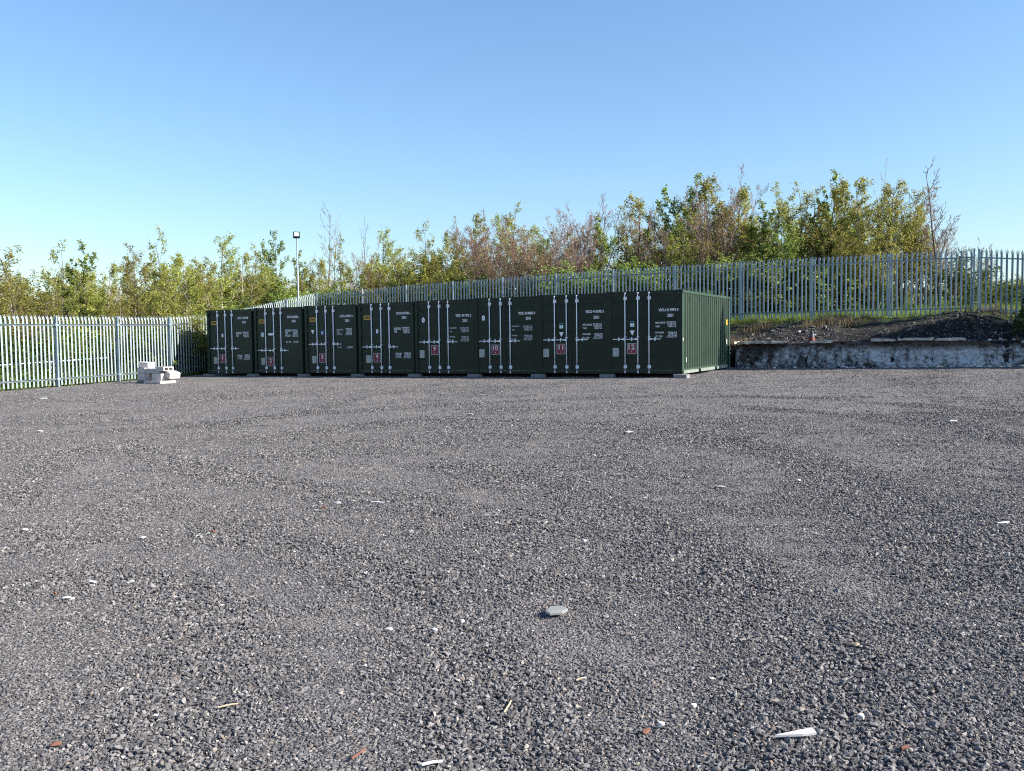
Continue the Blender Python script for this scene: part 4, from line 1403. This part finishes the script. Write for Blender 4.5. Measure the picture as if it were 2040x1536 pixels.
# ------------------------------------------------------------------ vegetation
def tube_arrays(polys):
    """polys: list of (points Nx3, radii N, sides) -> quads"""
    V, Fq = [], []
    o = 0
    for P_, R_, n in polys:
        P_ = np.asarray(P_); m = len(P_)
        d = np.gradient(P_, axis=0); d /= np.linalg.norm(d, axis=1)[:, None] + 1e-9
        ref = np.array([.31, .17, .93]) if abs(d[0][2]) < .9 else np.array([.95, .3, .05])
        a = np.cross(d, ref); a /= np.linalg.norm(a, axis=1)[:, None] + 1e-9
        b = np.cross(d, a)
        t = np.arange(n) * 2 * math.pi / n
        ring = P_[:, None, :] + (a[:, None, :] * np.cos(t)[None, :, None] + b[:, None, :] * np.sin(t)[None, :, None]) * np.asarray(R_)[:, None, None]
        V.append(ring.reshape(-1, 3))
        i = np.arange(m - 1)[:, None] * n; k = np.arange(n)[None, :]
        q = np.stack([i + k, i + (k + 1) % n, i + n + (k + 1) % n, i + n + k], -1).reshape(-1, 4) + o
        Fq.append(q); o += m * n
    return np.concatenate(V), np.concatenate(Fq)

def leaf_arrays(C, size, r, up=.35, aspect=.72):
    n = len(C)
    nrm = r.normal(size=(n, 3)); nrm[:, 2] = np.abs(nrm[:, 2]) + up; nrm /= np.linalg.norm(nrm, axis=1)[:, None]
    t = np.cross(nrm, r.normal(size=(n, 3))); t /= np.linalg.norm(t, axis=1)[:, None] + 1e-9
    b = np.cross(nrm, t)
    s = (size * np.exp(r.normal(0, .3, n)))[:, None] * .5
    droop = nrm * s * .25
    V = np.stack([C - t * s, C - b * s * aspect + droop, C + t * s, C + b * s * aspect + droop], 1).reshape(-1, 3)
    F_ = np.arange(4 * n).reshape(n, 4)
    return V, F_

class Grower:
    def __init__(self, seed):
        self.r = np.random.default_rng(seed)
        self.polys, self.leafpts = [], []
    def branch(self, p, d, length, rad, level, cfg):
        r = self.r
        nseg = (8, 5, 4, 3)[min(level, 3)]
        pts, rads = [np.array(p)], [rad]
        d = np.array(d, float); d /= np.linalg.norm(d)
        step = length / nseg
        for i in range(nseg):
            d = d + r.normal(0, cfg['wob'][min(level, 3)], 3) + np.array([0, 0, cfg['up'][min(level, 3)]])
            d /= np.linalg.norm(d)
            pts.append(pts[-1] + d * step)
            rads.append(max(rad * (1 - .85 * (i + 1) / nseg), cfg.get('twig', .0035) if level else .006))
        self.polys.append((np.array(pts), np.array(rads), (7, 4, 3, 3)[min(level, 3)]))
        P_ = np.array(pts)
        if level >= cfg['leaf_from']:
            n = r.poisson(length * cfg['leaf_n'])
            if n:
                t = r.uniform(.15, 1.0, n) * nseg
                i = np.minimum(t.astype(int), nseg - 1); f = (t - i)[:, None]
                self.leafpts.append(P_[i] * (1 - f) + P_[i + 1] * f + r.normal(0, cfg['leaf_jit'], (n, 3)))
        if level < cfg['levels']:
            nch = cfg['kids'][level]
            nch = max(1, int(round(nch * r.uniform(.8, 1.2))))
            lo = cfg['start'][level]
            for j in range(nch):
                t = lo + (1 - lo) * (j + r.uniform(0, 1)) / nch
                k = t * nseg; i = min(int(k), nseg - 1); f = k - i
                q = P_[i] * (1 - f) + P_[i + 1] * f
                ax = (P_[i + 1] - P_[i]); ax /= np.linalg.norm(ax)
                side = np.cross(ax, r.normal(size=3)); side /= np.linalg.norm(side) + 1e-9
                ang = math.radians(cfg['angle'][level] * r.uniform(.7, 1.3))
                nd = ax * math.cos(ang) + side * math.sin(ang)
                shape = cfg['shape'](t) if level == 0 else (1 - .55 * t)
                self.branch(q, nd, length * cfg['ratio'][level] * shape * r.uniform(.7, 1.2), rads[i] * (.55 if level == 0 else .6), level + 1, cfg)

BASE = dict(levels=3, kids=[18, 6, 3], start=[.16, .25, .3], angle=[48, 42, 40], ratio=[.42, .48, .5], wob=[.05, .12, .16, .2], up=[.03, .10, .05, .02],
            leaf_from=2, leaf_n=35, leaf_jit=.07, shape=lambda t: 1.05 - .75 * t)
def make_tree(seed, h, stems, leafmat, barkmat, leaf_size, stem_spread=.2, rad=None, **kw):
    cfg = dict(BASE); cfg.update(kw)
    g = Grower(seed)
    for k in range(stems):
        a = g.r.uniform(0, 2 * math.pi)
        sp = stem_spread if stems > 1 else .06
        d = (math.cos(a) * sp * g.r.uniform(.4, 1.2), math.sin(a) * sp * g.r.uniform(.4, 1.2), 1)
        off = .10 * stems ** .5
        g.branch((math.cos(a) * off * g.r.uniform(0, 1), math.sin(a) * off * g.r.uniform(0, 1), -.1), d, h * g.r.uniform(.78, 1.0) if k else h, rad or (.012 * h + .01) / stems ** .35, 0, cfg)
    v, f = tube_arrays(g.polys)
    trunk = fast_mesh('trunk', v, f, [barkmat], True)
    crown = None
    if g.leafpts:
        C = np.concatenate(g.leafpts)
        C = C[C[:, 2] > .15]
        v, f = leaf_arrays(C, leaf_size, g.r)
        crown = fast_mesh('crown', v, f, [leafmat])
        top = float(C[:, 2].max())
    else:
        top = float(v[:, 2].max())
    return trunk, crown, max(top, float(h))

KINDS = {}
def kind(name, *protos): KINDS[name] = list(protos)
kind('young', make_tree(1, 6.0, 1, L_YG, B_PALE, 0.084, kids=[20, 6, 3], leaf_n=34.1), make_tree(2, 6.0, 2, L_YG, B_GREY, 0.080, kids=[15, 6, 3], leaf_n=29.6, stem_spread=.14),
     make_tree(3, 6.0, 1, L_YG, B_PALE, 0.088, kids=[18, 6, 3], leaf_n=41.0, angle=[40, 40, 40]))
kind('olive', make_tree(11, 6.0, 2, L_OLIVE, B_GREY, 0.072, kids=[17, 6, 3], leaf_n=38.7, stem_spread=.2), make_tree(12, 6.0, 3, L_OLIVE, B_GREY, 0.072, kids=[14, 6, 3], leaf_n=34.1, stem_spread=.25),
     make_tree(13, 6.0, 1, L_OLIVE, B_GREY, 0.076, kids=[24, 6, 3], leaf_n=45.5))
kind('fresh', make_tree(21, 6.0, 1, L_GREEN, B_GREY, 0.120, kids=[22, 6, 3], leaf_n=38.7, ratio=[.40, .45, .5]), make_tree(22, 6.0, 2, L_GREEN, B_GREY, 0.104, kids=[16, 6, 3], leaf_n=36.4))
kind('bare', make_tree(31, 6.0, 6, L_BUD, B_RED, .05, twig=.0075, stem_spread=.30, kids=[13, 6, 4], angle=[28, 30, 32], leaf_n=2.5, ratio=[.45, .5, .5], rad=.03),
     make_tree(32, 6.0, 5, L_BUD, B_RED, .05, twig=.0075, stem_spread=.24, kids=[14, 6, 4], angle=[30, 30, 32], leaf_n=2.5, rad=.03))
kind('reddish', make_tree(41, 6.0, 5, L_BUD, B_RED, .07, twig=.0065, stem_spread=.28, kids=[14, 6, 4], angle=[34, 34, 36], leaf_n=9, rad=.03))
kind('tallbare', make_tree(51, 7.0, 1, L_BUD, B_GREY, .04, twig=.008, kids=[15, 5, 3], start=[.28, .2, .3], angle=[42, 36, 34], leaf_n=.6, ratio=[.36, .42, .5], rad=.075),
     make_tree(52, 7.0, 1, L_YG, B_PALE, .06, twig=.007, kids=[12, 4, 3], start=[.35, .2, .3], angle=[30, 32, 34], leaf_n=1.2, ratio=[.30, .4, .5], rad=.05))
round_shape = lambda t: .55 + 1.0 * math.sin(math.pi * min(1, t * .9 + .1))
kind('roundbush', make_tree(61, 4.2, 4, L_OLIVE, B_GREY, .085, stem_spread=.45, kids=[14, 6, 3], leaf_n=39, start=[.1, .2, .3], angle=[55, 45, 40], ratio=[.42, .45, .5], shape=round_shape),
     make_tree(62, 4.2, 4, L_YG, B_GREY, .085, stem_spread=.5, kids=[13, 6, 3], leaf_n=39, start=[.1, .2, .3], angle=[55, 45, 40], ratio=[.42, .45, .5], shape=round_shape))
kind('shrub', make_tree(71, 2.4, 6, L_BRAMBLE, B_GREY, .085, stem_spread=.7, kids=[9, 5, 2], leaf_n=39, start=[.08, .2, .3], angle=[55, 45, 40], ratio=[.5, .5, .5], shape=round_shape, rad=.018),
     make_tree(72, 2.4, 6, L_GREEN, B_GREY, .08, stem_spread=.7, kids=[9, 5, 2], leaf_n=39, start=[.08, .2, .3], angle=[55, 45, 40], ratio=[.5, .5, .5], shape=round_shape, rad=.018))

DESC = {
    'young': ('young_tree', 'slim yellow green young tree', 'tree'),
    'olive': ('twiggy_tree', 'twiggy olive brown tree', 'tree'),
    'fresh': ('leafy_tree', 'broad fresh green leafy tree', 'tree'),
    'bare': ('bare_tree', 'leafless tree fanning purplish twigs', 'tree'),
    'reddish': ('budding_tree', 'reddish budding many stemmed tree', 'tree'),
    'tallbare': ('bare_sapling', 'tall thin leafless sapling', 'tree'),
    'roundbush': ('round_bush', 'big rounded dense bush', 'bush'),
    'shrub': ('shrub', 'low dark green leafy shrub', 'shrub'),
}
ANCHORS = ((30, 'by the first side fence bay'), (112, 'by the pipe rail start'), (175, 'mid pipe rail'), (232, 'by the pipe rail end'), (290, 'behind the concrete pile'), (345, 'by the pile and fence post'), (405, 'by the shaded side fence'), (450, 'over sign one'), (500, 'between signs one and two'),
           (562, 'over sign two'), (606, 'at the floodlight pole'), (660, 'over sign three'), (712, 'between signs three and four'), (770, 'over sign four'), (828, 'between signs four and nine'), (890, 'over sign nine'), (946, 'between signs nine and ten'),
           (1010, 'over sign ten'), (1072, 'between signs ten and eleven'), (1140, 'over sign eleven'), (1210, 'between signs eleven and twelve'), (1290, 'over sign twelve'), (1356, 'over the sunlit container corner'),
           (1415, 'over the sunlit container side'), (1476, 'at the post beside the sunlit container'), (1545, 'above the broken coping'), (1618, 'above the traffic cone'), (1695, 'above the dark heap edge'), (1774, 'above the dark bank heap'),
           (1860, 'in the last back fence bay'), (1945, 'by the corner post'), (9999, 'beyond the corner post'))
def anchor(x):
    for lim, t in ANCHORS:
        if x < lim: return t
DEPTHS = ['close to the fence', 'set back', 'further back', 'far back', 'farthest back']
count = {}
planted = []
veg_r = random.Random(77)
def plant(kd, px, top_py, Y, wide=1.0, which=None):
    protos = KINDS[kd]
    i = count.get(kd, 0); count[kd] = i + 1
    trunk, crown, h0 = protos[(i if which is None else which) % len(protos)]
    top = at_depth(px, top_py, Y)
    x, y = float(top[0]), float(top[1])
    z = terrain_z(x, y)
    k = max(.25, (top[2] - z) / h0)
    nm, desc, cat = DESC[kd]
    root = empty(nm, (x, y, z - .05), veg_r.uniform(0, 6.28), desc, cat)
    root.scale = (k * wide, k * wide, k)
    obj('trunk', trunk, root)
    if crown is not None: obj('crown', crown, root)
    planted.append((kd, anchor(px), Y, root))
    return root
def label_plants():
    sets = {}
    for kd, a, Y, o in planted:
        sets.setdefault((kd, a), []).append((Y, o))
    for (kd, a), items in sets.items():
        nm, desc, cat = DESC[kd]
        items.sort(key=lambda q: q[0])
        for n, (Y, o) in enumerate(items):
            o['label'] = '%s %s' % (desc, a) + (', ' + DEPTHS[min(n, 4)] if len(items) > 1 else '')
            if len(items) > 5 and n >= 4: o['group'] = '%s %s' % (nm.replace('_', ' '), a)

# dense pointed evergreen just past the right end of the wall; its shadow lies along the bank and on the last container
def make_conifer(seed, h, rad):
    r = np.random.default_rng(seed)
    n = 34000
    z = .25 + (h - .25) * (1 - np.sqrt(r.uniform(0, 1, n)) * .985)
    a = r.uniform(0, 2 * math.pi, n)
    prof = rad * np.clip(1 - z / h, 0, 1) ** .72 * (1 + .13 * np.sin(3 * a + z * 1.7) + .10 * np.sin(7 * a - z * 3.1))
    q = prof * (1 - .55 * r.uniform(0, 1, n) ** 2)
    C = np.stack([q * np.cos(a), q * np.sin(a), z], -1) + r.normal(0, .03, (n, 3))
    v, f = leaf_arrays(C, .11, r, .6, .45)
    crown = fast_mesh('crown', v, f, [L_DARK])
    v, f = tube_arrays([(np.array([[0, 0, -.1], [0, 0, h * .5], [0, 0, h * .97]]), np.array([.13, .08, .01]), 8)])
    return fast_mesh('trunk', v, f, [B_GREY], True), crown
L_DARK = leaf_mat('leaves_dark_evergreen', (.018, .038, .012), (.035, .062, .018), (.07, .10, .03), .15)
ct, cc = make_conifer(5, 8.4, 1.55)
CONIFER = np.array([18.3, 28.3])
o = empty('conifer_tree', (CONIFER[0], CONIFER[1], bz(*CONIFER) - .1), .4, 'dark pointed evergreen tree at the far end of the retaining wall', 'tree')
obj('trunk', ct, o); obj('crown', cc, o)

TREES = [
    # kind, px x, px top y, depth, width factor
    ('young', 20, 478, 37, 1.15), ('olive', -40, 520, 36, 1.3), ('olive', 55, 530, 34, 1.3), ('young', 105, 470, 41, .9), ('fresh', 148, 478, 39, .9), ('olive', 180, 530, 36, 1.2),
    ('young', 208, 520, 40, 1.0), ('olive', 245, 545, 36, 1.1), ('olive', 285, 478, 42, 1.0), ('young', 262, 500, 44, 1.0), ('young', 330, 448, 41, .85), ('olive', 310, 520, 37, 1.1),
    ('young', 372, 498, 42, 1.0), ('olive', 400, 505, 45, 1.1), ('young', 440, 462, 46, .95), ('young', 352, 530, 37, 1.1), ('young', 478, 500, 49, 1.0), ('young', 420, 540, 42, 1.1),
    ('young', 512, 478, 50, .9), ('fresh', 558, 460, 52, .75), ('young', 540, 520, 49, 1.1), ('olive', 605, 510, 52, 1.0), ('fresh', 600, 495, 56, .8), ('young', 498, 540, 48, 1.2),
    ('tallbare', 645, 412, 53, .8), ('tallbare', 665, 415, 54, .7), ('olive', 640, 510, 52, 1.0), ('young', 680, 465, 54, .9), ('tallbare', 718, 440, 55, .6), ('young', 720, 520, 50, 1.2),
    ('young', 765, 452, 54, .8), ('olive', 745, 520, 52, 1.0), ('olive', 800, 490, 52, 1.0), ('young', 835, 435, 54, .9), ('roundbush', 865, 462, 47.5, 1.15), ('roundbush', 820, 500, 48, 1.0),
    ('bare', 715, 480, 56, .9), ('olive', 905, 455, 53, .9), ('reddish', 958, 425, 50, .9), ('young', 945, 418, 54, .8), ('bare', 965, 440, 51, .9), ('roundbush', 925, 515, 46, 1.0),
    ('olive', 1040, 400, 49, 1.1), ('young', 1015, 420, 51, .9), ('reddish', 1000, 470, 47, 1.0), ('fresh', 1098, 455, 46, .8), ('reddish', 1090, 480, 45, .9),
    ('bare', 1135, 388, 45, 1.1), ('bare', 1170, 388, 45.5, 1.2), ('reddish', 1125, 470, 43.5, 1.1), ('fresh', 1212, 424, 43.5, .85), ('olive', 1250, 400, 47, 1.0), ('olive', 1275, 382, 46.5, 1.1),
    ('young', 1255, 470, 43, 1.0), ('olive', 1315, 398, 45, 1.0), ('young', 1330, 460, 41.5, 1.0), ('olive', 1290, 480, 42, 1.1), ('fresh', 1372, 350, 45, .85), ('bare', 1440, 338, 46, 1.0),
    ('olive', 1405, 340, 44, 1.0), ('olive', 1400, 440, 41, 1.2), ('olive', 1460, 390, 42, 1.1), ('young', 1352, 420, 42.5, 1.0), ('fresh', 1505, 400, 40, 1.1), ('olive', 1480, 360, 43, 1.0),
    ('young', 1545, 352, 41, .95), ('olive', 1580, 352, 41, .95), ('fresh', 1540, 440, 38, 1.1), ('fresh', 1640, 340, 40.5, .85), ('olive', 1610, 370, 39.5, 1.0), ('olive', 1668, 352, 39.5, .95),
    ('olive', 1655, 430, 37.5, 1.1), ('young', 1715, 350, 39, .85), ('olive', 1700, 440, 37, 1.1), ('tallbare', 1752, 328, 39, .7), ('olive', 1768, 352, 38, 1.0), ('olive', 1800, 350, 38, .95),
    ('young', 1790, 380, 37.5, .9), ('olive', 1745, 420, 36.5, 1.0), ('olive', 1830, 395, 38, .9), ('bare', 1845, 410, 38.5, .9), ('tallbare', 1878, 318, 36.5, 1.0), ('bare', 1905, 475, 37, .8),
    ('bare', 1155, 392, 42.5, 1.0), ('reddish', 1105, 440, 43, 1.1), ('reddish', 1060, 430, 45, 1.0), ('bare', 960, 420, 47, .9), ('reddish', 985, 450, 46, 1.0), ('bare', 1310, 405, 42.5, .9), ('bare', 1430, 345, 41.5, .9), ('bare', 1860, 400, 37.5, .9), ('reddish', 760, 500, 48.5, 1.0),
    ('shrub', 1930, 492, 37, 1.2), ('bare', 1960, 470, 39, .6), ('shrub', 2000, 545, 37, 1.3), ('shrub', 2060, 560, 34, 1.3), ('olive', 2075, 380, 38, .8),
]
for t in TREES:
    plant(*t)
SKY_X = [-60, 0, 60, 110, 150, 200, 260, 330, 380, 440, 520, 600, 650, 720, 765, 835, 870, 950, 1000, 1040, 1110, 1150, 1200, 1280, 1360, 1400, 1450, 1550, 1640, 1700, 1780, 1830, 1860]
SKY_Y = [480, 480, 520, 482, 482, 525, 500, 458, 500, 468, 482, 500, 480, 500, 458, 442, 465, 425, 430, 402, 430, 398, 430, 392, 372, 350, 372, 362, 348, 372, 354, 405, 450]
DEP_Y = lambda x: float(np.interp(x, [-60, 300, 620, 1000, 1400, 1860], [44, 46, 57, 53, 47, 41]))
px = -70.0
while px < 1850:
    top = float(np.interp(px, SKY_X, SKY_Y)) + veg_r.uniform(14, 75)
    red = 880 < px < 1330
    if red: top += 30
    plant(veg_r.choice(['reddish', 'bare', 'young', 'olive', 'olive', 'young'] if red else ['olive', 'young', 'olive', 'young', 'fresh', 'reddish']), px, top, DEP_Y(px) + veg_r.uniform(-3, 5), veg_r.uniform(1.1, 1.45))
    px += veg_r.uniform(24, 44)
px = -70.0
while px < 640:
    plant('roundbush', px, float(np.interp(px, SKY_X, SKY_Y)) + veg_r.uniform(55, 95), float(np.interp(px, [-70, 640], [46, 60])) + veg_r.uniform(-2, 4), veg_r.uniform(1.2, 1.6))
    px += veg_r.uniform(26, 44)
SHRUBS = [(-20, 640, 33.5), (30, 630, 34), (75, 645, 34.2), (130, 640, 34.6), (180, 645, 35.2), (235, 640, 36), (285, 640, 36.6), (330, 640, 37.2), (375, 640, 38.5), (395, 625, 40),
          (440, 590, 43), (480, 580, 45), (530, 565, 48), (580, 555, 49.5), (640, 560, 50), (690, 555, 49), (750, 560, 48), (800, 555, 47.5), (900, 540, 46), (960, 540, 45.5), (1030, 540, 44.5), (1090, 535, 43.5), (1150, 520, 42.5),
          (1230, 515, 41.5), (1290, 510, 41), (1350, 510, 40), (1410, 500, 39.5), (1470, 500, 39), (1540, 500, 38.3), (1600, 500, 38), (1650, 510, 37.5), (1500, 560, 37.2), (1420, 565, 38), (1580, 570, 37), (1690, 530, 37.5), (1740, 540, 37),
          (1790, 560, 41), (1815, 565, 44), (1845, 560, 42), (1870, 568, 46), (1895, 556, 43), (1925, 562, 47), (1950, 560, 44), (1985, 565, 42), (2020, 555, 40), (2050, 560, 45), (1770, 560, 47), (1720, 560, 43), (1660, 560, 44)]
for px, py, Y in SHRUBS:
    plant('shrub', px, py, Y, veg_r.uniform(1.0, 1.5))

label_plants()

# undergrowth and grass behind the fences
def blades(name, n, place, hmin, hmax, width, mat, seed, zfn):
    r = np.random.default_rng(seed)
    x, y = place(r, n)
    n = len(x)
    z = zfn(x, y)
    h = r.uniform(hmin, hmax, n); a = r.uniform(0, 2 * math.pi, n)
    dx, dy = np.cos(a) * width / 2, np.sin(a) * width / 2
    lx, ly = r.normal(0, .30, n) * h, r.normal(0, .30, n) * h
    V = np.stack([np.stack([x - dx, y - dy, z - .03], -1), np.stack([x + dx, y + dy, z - .03], -1), np.stack([x + lx, y + ly, z + h], -1)], 1).reshape(-1, 3)
    me = fast_mesh(name, V, np.arange(3 * n).reshape(n, 3), [mat])
    return tag(obj(name, me), kind='stuff')

def behind_back(r, n, s0=-3.0, s1=33.0, d0=.15, d1=14.0, power=1.3):
    s = r.uniform(s0, s1, n); d = d0 + (d1 - d0) * r.uniform(0, 1, n) ** power
    return BACK_0[0] + BACK_D[0] * s + math.sin(BACK_A) * d, BACK_0[1] + BACK_D[1] * s + math.cos(BACK_A) * d
blades('field_grass', 60000, behind_back, .08, .32, .022, L_GRASS, 81, bank_z)
def behind_side(r, n):
    s = r.uniform(-7, 15.5, n); d = .12 + 9 * r.uniform(0, 1, n) ** 1.5
    return SIDE_0[0] + SIDE_D[0] * s - SIDE_D[1] * d, SIDE_0[1] + SIDE_D[1] * s + SIDE_D[0] * d
def both_z(x, y): return np.maximum(bank_z(x, y), plane_z(x, y))
blades('verge_grass', 22000, behind_side, .10, .55, .022, L_GRASS, 82, both_z)
def bank_top(r, n):
    s = r.uniform(-2.5, 22, n); d = -np.abs(r.normal(0, .35, n)) + .15
    x, y = BACK_0[0] + BACK_D[0] * s + math.sin(BACK_A) * d, BACK_0[1] + BACK_D[1] * s + math.cos(BACK_A) * d
    k = (w_fin(x, y) > -.1) & ((s > 4.0) | (d > -.1))
    return x[k], y[k]
blades('bank_weeds', 9000, bank_top, .05, .24, .018, L_GRASS, 83, bank_z)
def dry_spots(r, n):
    c = [(1510, 640, 34.2), (1635, 640, 33.0), (1690, 640, 32.6), (1470, 672, 33.0), (1960, 630, 31.3), (2000, 636, 31.0)]
    xs, ys = [], []
    for px, py, Y in c:
        q = at_depth(px, py, Y)
        xs.append(q[0] + r.normal(0, .35, n // 6)); ys.append(q[1] + r.normal(0, .12, n // 6))
    return np.concatenate(xs), np.concatenate(ys)
blades('dry_weeds', 1500, dry_spots, .08, .38, .016, L_DRY, 84, bank_z)
def bramble(name, place, n, seed, size, hgt, mat):
    r = np.random.default_rng(seed)
    x, y = place(r, n)
    m = np.clip(.5 + .6 * w_mid(x * 1.7, y * 1.7), 0.05, 1.4)
    z = both_z(x, y) + r.uniform(0, 1, len(x)) ** .8 * hgt * m
    v, f = leaf_arrays(np.stack([x, y, z], -1), size, r)
    return tag(obj(name, fast_mesh(name, v, f, [mat])), kind='stuff')
bramble('bramble_undergrowth', lambda r, n: behind_back(r, n, 4.0, 33.0, 1.6, 9.0, 1.0), 36000, 91, .085, 1.1, L_BRAMBLE)
bramble('verge_undergrowth', behind_side, 26000, 92, .085, 1.3, L_BRAMBLE)
